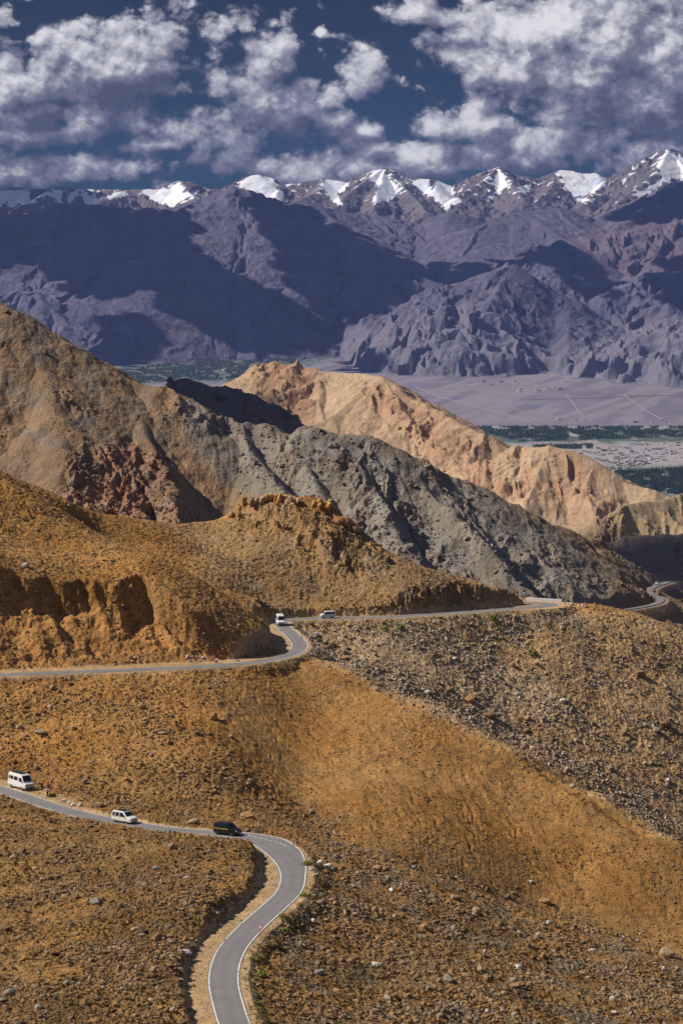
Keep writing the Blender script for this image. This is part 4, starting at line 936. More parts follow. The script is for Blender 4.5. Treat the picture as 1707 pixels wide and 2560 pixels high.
# ------------------------------------------------------------------ rubble and boulders
def inst_mesh(name, V0, F0, pos, scl, rot_z, tilt, col, jitter=.25, seed=0, smooth=False):
    """many small stones as one mesh"""
    r_ = np.random.default_rng(seed); n, k = len(pos), len(V0)
    v = V0[None]*(1+r_.uniform(-jitter, jitter, (n, k, 1)))*scl[:, None, :]
    ct, st = np.cos(tilt)[:, None], np.sin(tilt)[:, None]
    y = v[..., 1]*ct-v[..., 2]*st; z = v[..., 1]*st+v[..., 2]*ct; x = v[..., 0]
    c, s = np.cos(rot_z)[:, None], np.sin(rot_z)[:, None]
    V = np.stack([x*c-y*s, x*s+y*c, z], -1)+pos[:, None, :]
    Fv = (F0[None]+(np.arange(n)*k)[:, None, None]).reshape(-1, F0.shape[1])
    me = bpy.data.meshes.new(name); me.vertices.add(n*k); me.vertices.foreach_set("co", V.astype(np.float32).ravel())
    me.loops.add(Fv.size); me.loops.foreach_set("vertex_index", Fv.astype(np.int32).ravel()); me.polygons.add(len(Fv)); me.polygons.foreach_set("loop_start", np.arange(0, Fv.size, F0.shape[1], dtype=np.int32))
    me.update(calc_edges=True)
    if smooth: me.polygons.foreach_set("use_smooth", np.ones(len(Fv), bool))
    else: me.polygons.foreach_set("use_smooth", np.zeros(len(Fv), bool))
    cc = np.ones((n, k, 4), np.float32); cc[..., :3] = col[:, None, :]
    at = me.attributes.new("tint", 'FLOAT_COLOR', 'POINT'); at.data.foreach_set("color", cc.ravel())
    o = link(bpy.data.objects.new(name, me)); o['kind'] = 'stuff'; return o
b_ = bmesh.new(); bmesh.ops.create_icosphere(b_, subdivisions=1, radius=1.0); b_.verts.ensure_lookup_table()
IV1 = np.array([v.co[:] for v in b_.verts]); IF1 = np.array([[v.index for v in f.verts] for f in b_.faces]); b_.free()
stone_mat = earth_mat("stone", .35, .35, .4, pebble=False)
def scatter(G_, dens, count, seed, margin=90):
    """random cells of a height field, weighted by their size in view and by a density field"""
    r_ = np.random.default_rng(seed); px, py = project(G_.X, G_.Y, G_.Z)
    w_ = np.clip(py[:-1]-py[1:], .02, 40)*np.abs(np.diff(px, axis=1)[:-1].mean())
    w_ = w_[:, :-1]*dens[:-1, :-1]
    w_ *= ((px[:-1, :-1] > -margin) & (px[:-1, :-1] < W+margin) & (py[:-1, :-1] < H+60))
    p = np.cumsum(w_.ravel()); p /= p[-1]
    k = np.searchsorted(p, r_.random(count)); i, j = np.unravel_index(k, w_.shape)
    d = G_.d[i]+(G_.d[i+1]-G_.d[i])*r_.random(count); s = G_.s[j]+(G_.s[j+1]-G_.s[j])*r_.random(count)
    x, y = s*d, d; return np.stack([x, y, G_.height(x, y)], -1), i, j
def power(r_, n, lo, hi, ex): return np.minimum(lo*r_.random(n)**(-1/ex), hi)
def stone_cols(r_, n, base, warm):
    c = np.where(r_.random((n, 1)) < warm, np.array([[.35, .20, .085]]), np.array([[.33, .255, .17]]))*r_.uniform(.45, 1.3, (n, 1))
    lightest = r_.random((n, 1)) < .05; c = np.where(lightest, np.array([[.55, .48, .40]])*r_.uniform(.7, 1.05, (n, 1)), c)
    return c*.58+base*.42
PX, PY = project(near.X, near.Y, near.Z)
onroad = ((lsd < LWA+.35) & (lsd > -PAVE-.35)) | (np.abs(usd) < PAVE+.35)
cl_ = .38+1.5*fbm(near.X/15, near.Y/15, 4, 601)
dens = np.clip(stony, .1, 2)*np.clip(cl_, .12, 2)*(.12+.88*offroad)*(~onroad)*(1-.55*cutm)
dens *= 1+1.3*right*sstep(-.2, .5, fbm(near.X/20, near.Y/20, 2, 603))+.9*lowright+.5*sstep(1900, 2000, PY)*(1-smooth_zone)
dens = dens*(1+1.0*smooth_zone)
n_st = 120000; r_ = np.random.default_rng(61)
ps, i_, j_ = scatter(near, dens, n_st, 62)
sz_ = power(r_, n_st, .085, .50, 2.5)*np.where(smooth_zone[i_, j_] > .5, .62, 1.0)
scl = sz_[:, None]*r_.uniform(.65, 1.35, (n_st, 3))*np.array([1, 1, .75]); ps[:, 2] += sz_*.18
inst_mesh("stones", IV1, IF1, ps, scl, r_.uniform(0, 6.28, n_st), r_.uniform(-.5, .5, n_st), stone_cols(r_, n_st, C0[i_, j_], .45), .3, 63).data.materials.append(stone_mat)
# talus of pale broken stone on the gully side and along its foot
n_t2 = 10500; seam = poly_mask(PX, PY, [(780,1640),(1000,1725),(1240,1840),(1470,1965),(1650,2075),(1720,2110),(1720,2070),(1480,1930),(1250,1800),(1000,1690),(800,1610)], 12)
dens2 = right*(~onroad)*offroad*np.clip(.45+1.0*fbm(near.X/11, near.Y/11, 3, 607)-.35*sstep(1350, 1650, PX), .05, 2)+seam*1.2*right
ps, i_, j_ = scatter(near, dens2, n_t2, 68)
sz_ = power(r_, n_t2, .14, .62, 2.6); scl = sz_[:, None]*r_.uniform(.6, 1.3, (n_t2, 3)); ps[:, 2] += sz_*.15
tc_ = np.where(r_.random((n_t2, 1)) < .6, np.array([[.44, .36, .26]]), np.array([[.38, .27, .16]]))*r_.uniform(.55, 1.35, (n_t2, 1))
inst_mesh("talus_stones", IV1, IF1, ps, scl, r_.uniform(0, 6.28, n_t2), r_.uniform(-.6, .6, n_t2), tc_, .3, 69).data.materials.append(stone_mat)
# dry tussocks
n_tu = 60000; ps, i_, j_ = scatter(near, np.clip(.7+.8*fbm(near.X/9, near.Y/9, 3, 611), .05, 2)*offroad*(~onroad)*(1-.9*cutm)*np.where(smooth_zone > .5, 1.0, .8)*(1-.6*right), n_tu, 64)
TV = []; TF = []
for k in range(9):
    a = k*.7+.2; l = .9+.3*math.sin(k*2.3); q = len(TV); dx, dy = math.cos(a), math.sin(a)
    TV += [(dx*.15-dy*.2, dy*.15+dx*.2, -.25), (dx*.15+dy*.2, dy*.15-dx*.2, -.25), (dx*(.75-.05*k)*l, dy*(.75-.05*k)*l, .42+.06*k)]; TF.append((q, q+1, q+2))
TV = np.array(TV); TF = np.array(TF)
sz_ = power(r_, n_tu, .17, .6, 2.6)*np.where(smooth_zone[i_, j_] > .5, .68, 1.0); scl = sz_[:, None]*r_.uniform(.8, 1.2, (n_tu, 3))*np.array([1, 1, .9])
tcol = np.array([[.18, .120, .048]])*r_.uniform(.5, 1.3, (n_tu, 1))*np.where(r_.random((n_tu, 1)) < .2, np.array([[.85, 1.2, .7]]), 1.0)
inst_mesh("dry_grass", TV, TF, ps, scl, r_.uniform(0, 6.28, n_tu), 0*sz_, tcol, .15, 65).data.materials.append(stone_mat)
# greener tufts along the road verge and below the upper road
vd = np.clip(1-np.abs(lsd-LWA-1.8)/2.2, 0, 1)*(lal > key_al(LOW, 700, 2138))*1.0+np.clip(1-np.abs(usd+PAVE+3.5)/4.5, 0, 1)*leg2*1.2+.12*poly_mask(PX, PY, [(700,1560),(1300,1530),(1380,1620),(900,1720)], 30)
n_gr = 1500; ps, i_, j_ = scatter(near, vd*(~onroad)*sstep(-.3, .4, fbm(near.X/5, near.Y/5, 2, 621)), n_gr, 66)
sz_ = power(r_, n_gr, .2, .6, 3.0); scl = sz_[:, None]*r_.uniform(.8, 1.2, (n_gr, 3))
gcol = np.array([[.22, .20, .04]])*r_.uniform(.6, 1.4, (n_gr, 1))*np.where(r_.random((n_gr, 1)) < .35, np.array([[1.7, 1.25, .9]]), 1.0)
inst_mesh("grass", TV, TF, ps, scl, r_.uniform(0, 6.28, n_gr), 0*sz_, gcol, .15, 67).data.materials.append(stone_mat)
# rocks on the middle hills
PX, PY = project(mid.X, mid.Y, mid.Z)
dm_ = (.7*np.clip(mid_patchy, 0, 1)+1.3*mid_bluff+.05)*np.where(mid.Y < 1800, 1, .35)
n_r = 11000; ps, i_, j_ = scatter(mid, dm_, n_r, 71)
sz_ = power(r_, n_r, .36, 1.9, 2.5)*np.where(ps[:, 1] > 2000, 2.0, 1); scl = sz_[:, None]*r_.uniform(.6, 1.3, (n_r, 3)); ps[:, 2] += sz_*.1
inst_mesh("rubble", IV1, IF1, ps, scl, r_.uniform(0, 6.28, n_r), r_.uniform(-.6, .6, n_r), mid_C[i_, j_]*r_.uniform(.65, 1.25, (n_r, 1)), .3, 72).data.materials.append(stone_mat)

# boulders one can point at
def boulder_mesh(seed, planes=13):
    r_ = np.random.default_rng(seed); b = bmesh.new(); bmesh.ops.create_icosphere(b, subdivisions=3, radius=1.0)
    nn = r_.normal(size=(planes, 3)); nn /= np.linalg.norm(nn, axis=1)[:, None]; hh = r_.uniform(.62, .98, planes)
    for v in b.verts:
        d = np.array(v.co); k = nn@d; rr = min(1.0, float(np.min(np.where(k > .05, hh/np.maximum(k, .05), 9)))); rr *= 1+.035*math.sin(7*d[0]+5*d[1]+seed)+.03*math.sin(11*d[2]-6*d[1])
        v.co = d*rr
    me = bpy.data.meshes.new("boulder"); b.to_mesh(me); b.free(); return me
bm_mat = bpy.data.materials.new("boulder_rock"); bm_mat.use_nodes = True; n = NB(bm_mat.node_tree); pb = bm_mat.node_tree.nodes['Principled BSDF']
oi = n.new('ShaderNodeObjectInfo'); pos = n.new('ShaderNodeNewGeometry').outputs['Position']
k_ = n.m('ADD', n.m('MULTIPLY', n.m('SUBTRACT', n.noise(pos, 1.3, 5, .65), .5), 1.1), 1.0)
n.put(pb.inputs['Base Color'], n.v('SCALE', oi.outputs['Color'], k_)); pb.inputs['Roughness'].default_value = .92; pb.inputs['Specular IOR Level'].default_value = .15
bp = n.new('ShaderNodeBump'); bp.inputs['Strength'].default_value = .6; bp.inputs['Distance'].default_value = .2; n.put(bp.inputs['Height'], n.noise(pos, 2.2, 5, .6)); n.put(pb.inputs['Normal'], bp.outputs[0])
BM = [boulder_mesh(800+i, 9+i % 6) for i in range(9)]
for q in BM: q.materials.append(bm_mat); q.polygons.foreach_set("use_smooth", np.zeros(len(q.polygons), bool))
COLS = {'orange': (.42, .235, .11), 'tan': (.42, .29, .17), 'grey': (.30, .25, .20), 'white': (.66, .58, .50), 'dark': (.20, .13, .08), 'yellow': (.50, .29, .10), 'red': (.29, .165, .09)}
brnd = random.Random(5)
def boulder(px, py, size, col, label, group=None, shape=(1, 1, .75), name='boulder', rz=None, tilt=0.0, mesh=None, grid=None):
    """size: width in metres; stands where the picture shows it"""
    p = (grid or near).hit(px, py)
    if p is None: return None
    o = bpy.data.objects.new(name, mesh or BM[brnd.randrange(len(BM))]); link(o)
    o.scale = (size/2*shape[0], size/2*shape[1], size/2*shape[2]); o.rotation_euler = (tilt, brnd.uniform(-.15, .15), brnd.uniform(0, 6.28) if rz is None else rz)
    o.location = (p[0], p[1], p[2]+size*.5*shape[2]*.45); c = COLS[col]; k = brnd.uniform(.85, 1.12); o.color = (c[0]*k, c[1]*k, c[2]*k, 1)
    tag(o, label, 'boulder', group); return o
named = [
 (621,2046,3.2,'orange',"big rounded orange boulder behind the bend where the black car turns",(1,.6,.66)),
 (482,2058,2.7,'tan',"flat tan block on the far verge left of the black car",(1,.55,.42)),
 (294,2008,1.7,'orange',"orange horn-shaped rock standing above the white car",(.8,.7,1.25)),
 (248,2016,1.9,'tan',"low tan boulder on the verge between parked van and white car",(1,.6,.6)),
 (199,2017,1.15,'white',"brightest white rock in the row along the road verge",(.9,.8,1)),
 (183,2014,1.0,'white',"rounded pale rock next to the brightest white one on the verge",(.9,.8,.8)),
 (174,2008,.9,'white',"small pale rock in the middle of the white verge row",(.9,.8,.7)),
 (158,2004,1.1,'white',"first pale rock of the verge row beside the photographing person",(1,.7,.6)),
 (428,2124,1.7,'red',"dark red boulder alone on the open slope inside the lower bend",(.9,.9,.95)),
 (444,2196,2.6,'dark',"dark flat rock carrying the upright orange stone inside the bend",(1.1,.7,.4)),
 (444,2188,1.0,'orange',"upright orange stone standing on a dark flat rock",(.7,.6,1.5)),
 (59,2136,1.6,'dark',"dark upright boulder on the left of the open slope below the parked van",(.7,.7,1.1)),
 (392,2172,1.6,'grey',"low grey rock left of the upright orange stone",(1.1,.7,.4)),
 (240,2260,2.0,'grey',"grey boulder at the head of the rocky line left of the road cut",(1,.8,.7)),
 (253,2254,1.5,'dark',"dark boulder leaning on the grey one left of the road cut",(.9,.8,.8)),
 (395,2348,2.3,'orange',"long tilted orange slab on the slope left of the sign",(.45,1.1,.5)),
 (463,2352,1.7,'orange',"slanted orange stone near the top of the road cut",(.5,1,.6)),
 (463,2384,2.0,'white',"pale flat stone half buried at the top of the road cut",(1.1,.7,.4)),
 (352,2340,1.4,'grey',"grey flat stone beside the long tilted orange slab",(1.1,.8,.4)),
 (800,2163,1.3,'white',"white boulder just right of the bend's outer edge",(.8,.8,1.1)),
 (819,2172,1.6,'white',"cluster-end white rock right of the lower bend",(1,.7,.9)),
 (944,2175,1.9,'orange',"orange boulder on the crest of the stony slope right of the bend",(1.1,.7,.6)),
 (978,2230,1.2,'white',"single chalk-white stone on the stony slope",(.9,.9,.85)),
 (1191,2286,1.9,'tan',"rounded tan boulder in the middle of the stony slope",(1,.85,.9)),
 (1363,2256,2.3,'orange',"orange slab tipped up where the stony slope meets the smooth one",(1.2,.5,.6)),
 (1327,2206,1.1,'white',"pale stone on the upper rim of the stony slope",(1,.9,.6)),
 (1270,2244,1.2,'grey',"grey stone left of the tipped orange slab",(.9,.9,1)),
 (1667,2390,2.7,'tan',"largest rounded boulder near the right edge of the stony slope",(1,.9,.85)),
 (1659,2424,1.1,'white',"small white stone below the largest rounded boulder",(1,.9,.7)),
 (1120,2452,2.1,'grey',"grey two-lobed rock low on the stony slope",(.7,1.2,.6)),
 (968,2402,1.5,'red',"rusty broken rock on the lower stony slope",(.9,.8,.8)),
 (1308,2385,1.8,'red',"dark rusty slab in the centre of the lower stony slope",(1.2,.5,.45)),
 (1058,2322,1.5,'orange',"wedge of orange rock left of the rounded tan boulder",(.9,.7,.8)),
 (1256,2490,1.4,'tan',"tan stone near the bottom of the stony slope",(1,.8,.75)),
 (968,2498,1.9,'grey',"long grey slab at the foot of the stony slope",(.5,1.3,.4)),
 (1289,2468,1.8,'red',"pair-like rusty rock above the tan stone at the bottom",(1,.9,.6)),
 (840,2480,1.4,'orange',"orange stone at the bottom edge right of the road",(.5,1.2,.5)),
 (534,1797,2.2,'orange',"reddish boulder by itself below the upper road",(.8,.8,1)),
 (103,1832,2.3,'grey',"grey flat boulder at the left of the slope under the upper road",(1.2,.8,.45)),
 (406,1835,1.8,'tan',"tan block left of the lone reddish boulder's gully",(1,.7,.55)),
 (452,1934,1.9,'tan',"tan stone low on the slope behind the parked van",(1.1,.6,.5)),
 (1175,1754,2.6,'orange',"orange boulder in the stony gully side under the upper road",(1,.8,.95)),
 (1224,1792,3.4,'red',"widest rusty boulder casting a long shadow on the gully side",(1.1,.7,.6)),
 (1175,1799,1.4,'white',"white block below the orange boulder on the gully side",(.8,.8,1)),
 (1121,1726,2.2,'orange',"slanted orange rock upslope of the widest rusty boulder",(.6,1,.9)),
 (1317,1830,2.4,'dark',"dark broken boulder right of the widest rusty one",(1,.8,.6)),
 (1600,1690,3.0,'red',"rusty crag high on the right-hand hillside",(1,.8,.9)),
 (1660,1815,3.2,'red',"rusty rock pile near the right edge of the hillside",(1.1,.8,.7)),
 (64,1416,1.7,'white',"single pale stone above the earth cut on the left hill",(1,.9,.9)),
]
for a, b, sz, c, lab, shp in named: boulder(a, b, sz, c, lab, None, shp, rz=brnd.uniform(-.4, .4))
def spread(n, poly, lo, hi, cols, label, group):
    pa = np.array(poly, float); k = 0; t = 0
    while k < n and t < n*30:
        t += 1; a = brnd.uniform(pa[:, 0].min(), pa[:, 0].max()); b = brnd.uniform(pa[:, 1].min(), pa[:, 1].max())
        if poly_mask(np.array([[a]]), np.array([[b]]), poly, .5)[0, 0] < .5: continue
        p = near.hit(a, b)
        if p is None: continue
        s1 = LOW.query(p[0:1], p[1:2], 20)[0][0]; s2 = UP.query(p[0:1], p[1:2], 20)[0][0]
        if abs(s1) < 3.0 or abs(s2) < 3.2: continue
        u = brnd.random(); boulder(a, b, lo+(hi-lo)*u**2.5, brnd.choice(cols), label, group, (brnd.uniform(.8, 1.2), brnd.uniform(.6, 1), brnd.uniform(.5, .95))); k += 1
spread(60, [(760,2140),(900,2150),(1300,2270),(1700,2400),(1700,2550),(720,2550),(700,2400),(760,2280)], .8, 1.7, ['tan','grey','orange','white'], "loose boulder among the rubble on the slope right of the lower road", "boulders on the slope right of the lower road")
spread(40, [(10,2060),(200,2100),(560,2130),(600,2180),(450,2300),(420,2540),(10,2540)], .7, 1.6, ['tan','grey','dark','red'], "loose boulder on the rough hill inside the lower bend", "boulders on the hill inside the lower bend")
spread(45, [(10,1720),(560,1690),(640,1800),(560,2000),(300,1980),(10,1920)], .8, 1.8, ['tan','grey','orange'], "loose boulder on the slope between upper and lower road", "boulders between the two roads")
spread(60, [(720,1590),(1300,1550),(1690,1620),(1690,2060),(1500,1960),(1250,1830),(900,1670)], .9, 2.3, ['tan','grey','grey','orange','white'], "loose boulder on the gully side under the upper road", "boulders on the gully side")
spread(16, [(590,1650),(690,1640),(700,1625),(650,1612),(600,1630)], .9, 1.8, ['yellow','orange','tan'], "yellow broken block in the rock pile at the nose of the earth cut", "blocks piled at the nose of the earth cut")
spread(9, [(290,1660),(360,1660),(360,1645),(300,1640)], .8, 1.5, ['tan','yellow','grey'], "broken block in the left debris pile at the foot of the earth cut", "blocks in the left debris pile")
spread(9, [(460,1655),(530,1652),(530,1638),(470,1640)], .8, 1.5, ['tan','yellow','white'], "broken block in the debris pile beside the red and white marker", "blocks in the right debris pile")
# crags on top of the knoll: leaning slabs, each crag one rock
def crag(px, py, w_, h_, n_, seed, label, col, lean=.35):
    r_ = random.Random(seed); p = near.hit(px, py)
    if p is None: return
    mb = MB()
    for k in range(n_):
        s = Vector((r_.uniform(.5, 1.1)*w_/n_*1.7, r_.uniform(.6, 1.1)*w_*.4, h_*r_.uniform(.55, 1.05)))
        c = Vector((r_.uniform(-.5, .5)*w_, r_.uniform(-.25, .25)*w_, s.z*.25))
        rot = Matrix.Rotation(r_.uniform(-.4, .4), 3, 'Z') @ Matrix.Rotation(lean*r_.uniform(.5, 1.3), 3, 'Y') @ Matrix.Rotation(r_.uniform(-.25, .25), 3, 'X')
        me_ = BM[r_.randrange(len(BM))]; vs = [rot @ Vector((v.co.x*s.x*.62, v.co.y*s.y*.62, v.co.z*s.z*.62))+c for v in me_.vertices]
        mb.add(vs, [tuple(f.vertices) for f in me_.polygons])
    o = mb.build('rock_outcrop', bm_mat); o.location = p; o.color = (*COLS[col], 1); tag(o, label, 'rock outcrop')
crag(612,1262,2.0,4.6,3,1,"thin upright rock spire at the left end of the knoll",'yellow',.05)
crag(640,1258,4.5,3.0,6,2,"ragged crag beside the spire on the knoll",'tan')
crag(690,1252,6,3.2,7,3,"broad broken crag along the top of the knoll",'yellow')
crag(745,1256,6,3.0,7,4,"dark-seamed crag in the middle of the knoll top",'tan')
crag(800,1266,6,2.8,7,5,"crag at the right shoulder of the knoll",'yellow')
crag(856,1310,5.5,4.2,6,6,"fan of leaning orange slabs on the right flank of the knoll",'orange',-.6)
crag(888,1328,4,3.2,5,7,"small leaning orange slabs below the larger fan",'orange',-.6)
crag(590,1290,4,1.8,5,8,"low ragged rocks on the left flank of the knoll",'tan')
crag(705,1320,3.4,1.5,4,9,"rust-coloured rocks halfway down the knoll",'red')
crag(960,1400,5,1.6,6,10,"dark rock band above the road on the knoll's right slope",'dark')
# ------------------------------------------------------------------ vehicles
M['white_paint'] = worn('white_paint', (.80, .80, .78), (.62, .58, .50), .3, 1.6, .35)
M['cream_paint'] = worn('cream_paint', (.80, .78, .70), (.60, .55, .45), .3, 1.6, .35)
M['black_paint'] = mat('black_paint', (.012, .011, .015), .22, spec=.5)
M['glass'] = mat('tinted_glass', (.012, .014, .016), .08, spec=.5)
M['tyre'] = mat('tyre_rubber', (.02, .02, .02), .9); M['alloy'] = mat('alloy', (.55, .55, .56), .35, .7); M['steel_dark'] = mat('dark_steel', (.06, .065, .06), .55, .3)
M['lamp'] = mat('lamp_glass', (.75, .76, .74), .12); M['yellow'] = mat('yellow_paint', (.72, .42, .02), .5); M['trim'] = mat('black_trim', (.025, .025, .028), .6)
M['grille_grey'] = mat('grille_grey', (.14, .14, .15), .5); M['orange_lamp'] = mat('orange_lamp', (.8, .3, .03), .4); M['swoosh'] = mat('grey_livery', (.30, .32, .36), .5); M['red'] = mat('red_lamp', (.5, .02, .02), .35); M['plum'] = mat('plum_trim', (.12, .04, .09), .5)
class Shell:
    """car body lofted through stations along its length: x, sill z, belt z, roof z, half widths at sill / belt / roof"""
    def __init__(self, st): self.st = np.array(st, float)
    def at(self, x): return np.array([np.interp(x, self.st[:, 0], self.st[:, k]) for k in range(7)])
    def side(self, x, z):
        _, zb, ze, zt, wb, we, wt = self.at(x)
        return np.interp(z, [zb, ze, zt], [wb, we, wt])
    def mesh(self):
        mb = MB(); rows = []
        for x, zb, ze, zt, wb, we, wt in self.st:
            zm = zb+.35*(ze-zb); wm = we+.015; tz = min(.07, .3*(zt-ze)+.01)
            half = [(wb*.92, zb), (wb, zb+.05), (wm, zm), (we, ze), (wt, zt-tz), (wt*.86, zt)]
            rows.append([(x, y, z) for y, z in half]+[(x, -y, z) for y, z in reversed(half)])
        n = 12; v = [p for r_ in rows for p in r_]; f = []
        for i in range(len(rows)-1):
            for j in range(n): f.append((i*n+j, i*n+(j+1) % n, (i+1)*n+(j+1) % n, (i+1)*n+j))
        f.append(tuple(range(n))); f.append(tuple((len(rows)-1)*n+j for j in reversed(range(n))))
        return mb.add(v, [tuple(reversed(q)) for q in f])
    def pane(self, pts, sgn, off=.012, th=.01):
        """a flat piece on the body side through (x, z) points"""
        dn = []
        for i in range(len(pts)):
            (xa, za), (xb, zb_) = pts[i], pts[(i+1) % len(pts)]; m_ = max(1, int(abs(xb-xa)/.35)) if len(pts) < 9 else 1
            dn += [(xa+(xb-xa)*k/m_, za+(zb_-za)*k/m_) for k in range(m_)]
        pts = dn; mb = MB(); v = [(x, sgn*(self.side(x, z)+off), z) for x, z in pts]; vi = [(x, sgn*(self.side(x, z)+off-.03), z) for x, z in pts]; n = len(v)
        mb.add(v+vi, [tuple(range(n)) if sgn < 0 else tuple(reversed(range(n)))]+[(i, n+i, n+(i+1) % n, (i+1) % n) for i in range(n)]); return mb
def slab(mb, quad, out, th=.02):
    q = [Vector(p) for p in quad]; o = Vector(out)*th
    return mb.add([p+o for p in q]+[p-o for p in q], [(0,1,2,3),(7,6,5,4),(0,4,5,1),(1,5,6,2),(2,6,7,3),(3,7,4,0)])
def wheel(x, y, r, w_, root, rim_m):
    sg_ = 1 if y > 0 else -1; mb = MB(); prof = [(r*.62, -w_/2), (r*.9, -w_/2), (r, -w_*.32), (r, w_*.32), (r*.9, w_/2), (r*.62, w_/2)]; n = 20; k = len(prof)
    v = [(x+math.cos(6.2832*i/n)*a, y+b, r+math.sin(6.2832*i/n)*a) for i in range(n) for a, b in prof]
    mb.add(v, [(i*k+j, i*k+(j+1) % k, ((i+1) % n)*k+(j+1) % k, ((i+1) % n)*k+j) for i in range(n) for j in range(k)])
    t = mb.build('wheel', M['tyre'], root, True)
    rm = MB(); yo = y+sg_*w_*.36; rm.tube((x, y-sg_*.02, r), (x, yo, r), r*.63, 16)
    for i in range(5):
        a = 6.2832*i/5; rm.box((x+math.cos(a)*r*.32, yo+sg_*.012, r+math.sin(a)*r*.32), (r*.5, .02, r*.13), Matrix.Rotation(-a, 3, 'Y'))
    rm.tube((x, yo, r), (x, yo+sg_*.03, r), r*.16, 8); rm.build('rim', rim_m, t)
def vehicle(name, sh, paint, wins, wscreen, rear, wheels, hl, label, cat, rim_m=None, rack=None, stripe=None, plate='yellow', extras=None, group=None, grille=None, mirrors=None, bump=None, handles=()):
    root = empty(name, (0, 0, 0)); tag(root, label, cat, group)
    bd = sh.mesh().build('body', paint, root); bd.data.polygons.foreach_set("use_smooth", np.zeros(len(bd.data.polygons), bool))
    for p in wins:
        for sg_ in (1, -1): sh.pane(p, sg_).build('side_window', M['glass'], root)
    slab(MB(), wscreen, (.7, 0, .7), .02).build('windscreen', M['glass'], root)
    slab(MB(), rear, (-1, 0, .1), .014).build('rear_window', M['glass'], root)
    r, w_, xs, yw = wheels
    for x in xs:
        for sg_ in (1, -1):
            ar = MB(); a_ = [(x+math.cos(t)*r*1.22, max(r+math.sin(t)*r*1.22, .2)) for t in np.linspace(-.35, math.pi+.35, 14)]
            sh.pane([(a, b) for a, b in a_], sg_, .008).build('wheel_arch', M['trim'], root)
            wheel(x, sg_*yw, r, w_, root, rim_m or M['alloy'])
    for sg_ in (1, -1):
        x, y, z, dx, dy, dz = hl; MB().box((x, sg_*y, z), (dx, dy, dz)).build('headlight', M['lamp'], root)
        xr, zr = sh.st[0, 0], (sh.st[0, 1]+sh.st[0, 2])*.55; MB().box((xr, sg_*(sh.st[0, 5]-.10), zr), (.05, .14, .32)).build('tail_lamp', M['red'], root)
    if grille: MB().box(grille[:3], grille[3:]).build('grille', M['grille_grey'], root)
    if bump: MB().box(bump[:3], bump[3:6]).build('bumper', bump[6], root)
    MB().box((sh.st[-1, 0]+.05, 0, bump[2]-.02 if bump else .5), (.03, .52, .14)).build('number_plate', M[plate], root)
    x, z = mirrors
    for sg_ in (1, -1):
        mm = MB(); mm.box((x, sg_*(sh.side(x, z)+.13), z), (.10, .18, .20)); mm.box((x, sg_*(sh.side(x, z)+.02), z-.05), (.04, .12, .04)); mm.build('mirror', M['trim'] if paint is not M['white_paint'] else M['trim'], root)
    for x, z in handles:
        for sg_ in (1, -1): MB().box((x, sg_*(sh.side(x, z)+.025), z), (.2, .03, .05)).build('door_handle', M['alloy'] if paint is M['black_paint'] else M['steel_dark'], root)
    if stripe:
        m_, pts_ = stripe
        for sg_ in (1, -1): sh.pane(pts_, sg_, .016).build('stripe', m_, root)
    if rack:
        x0_, x1_, w2, zt, m_ = rack; mb = MB()
        for sg_ in (1, -1): mb.tube((x0_, sg_*w2, zt+.12), (x1_, sg_*w2, zt+.12), .025, 6)
        for i in range(7):
            x = x0_+(x1_-x0_)*i/6; mb.box((x, 0, zt+.11), (.05, 2*w2, .03))
            for sg_ in (1, -1): mb.box((x, sg_*w2, zt+.05), (.04, .04, .14))
        mb.box(((x0_+x1_)/2, 0, zt+.085), (x1_-x0_-.1, 2*w2-.12, .02))
        mb.build('roof_rack', m_, root)
    for nm_, mb, m_ in (extras or []): mb.build(nm_, m_, root)
    return root
def copy_tree(o, parent=None):
    c = o.copy(); COL.objects.link(c); c.parent = parent
    for ch in list(o.children): copy_tree(ch, c)
    return c
def park(o, line, al, off, rev=False, dz=.05):
    p = [np.interp(al, line.L, line.c[:, k]) for k in range(3)]; i = int(np.clip(np.searchsorted(line.L, al), 1, len(line.c)-2))
    lf, tg = line.left[i], line.tg[i]; slope = (line.c[i+1, 2]-line.c[i-1, 2])/np.linalg.norm(line.c[i+1, :2]-line.c[i-1, :2])
    o.location = (p[0]+lf[0]*off, p[1]+lf[1]*off, p[2]+dz)
    o.rotation_euler = (0, math.atan(slope)*(1 if rev else -1), math.atan2(tg[1], tg[0])+(math.pi if rev else 0))
# people carrier: white and black
mpv = [(-2.22,.50,.95,1.45,.70,.80,.66),(-2.18,.36,1.02,1.70,.80,.87,.68),(-2.0,.30,1.05,1.86,.86,.90,.71),(-1.0,.26,1.04,1.92,.87,.92,.72),(.2,.26,1.02,1.91,.87,.92,.72),(.62,.26,1.02,1.84,.87,.92,.71),(1.32,.27,1.03,1.20,.87,.91,.78),(1.42,.27,1.02,1.13,.87,.91,.80),(2.0,.28,.92,1.03,.86,.89,.76),(2.22,.32,.80,.92,.82,.85,.70),(2.32,.40,.66,.72,.72,.76,.62)]
sh1 = Shell(mpv)
w1 = [[(-2.0,1.12),(-1.38,1.10),(-1.42,1.70),(-1.93,1.70)],[(-1.24,1.10),(-.42,1.08),(-.46,1.73),(-1.27,1.72)],[(-.28,1.08),(.98,1.08),(.45,1.68),(-.30,1.74)]]
ws1 = [(1.30,-.74,1.20),(1.30,.74,1.20),(.66,.64,1.80),(.66,-.64,1.80)]
rw1 = [(-2.20,.60,1.12),(-2.20,-.60,1.12),(-2.10,-.58,1.66),(-2.10,.58,1.66)]
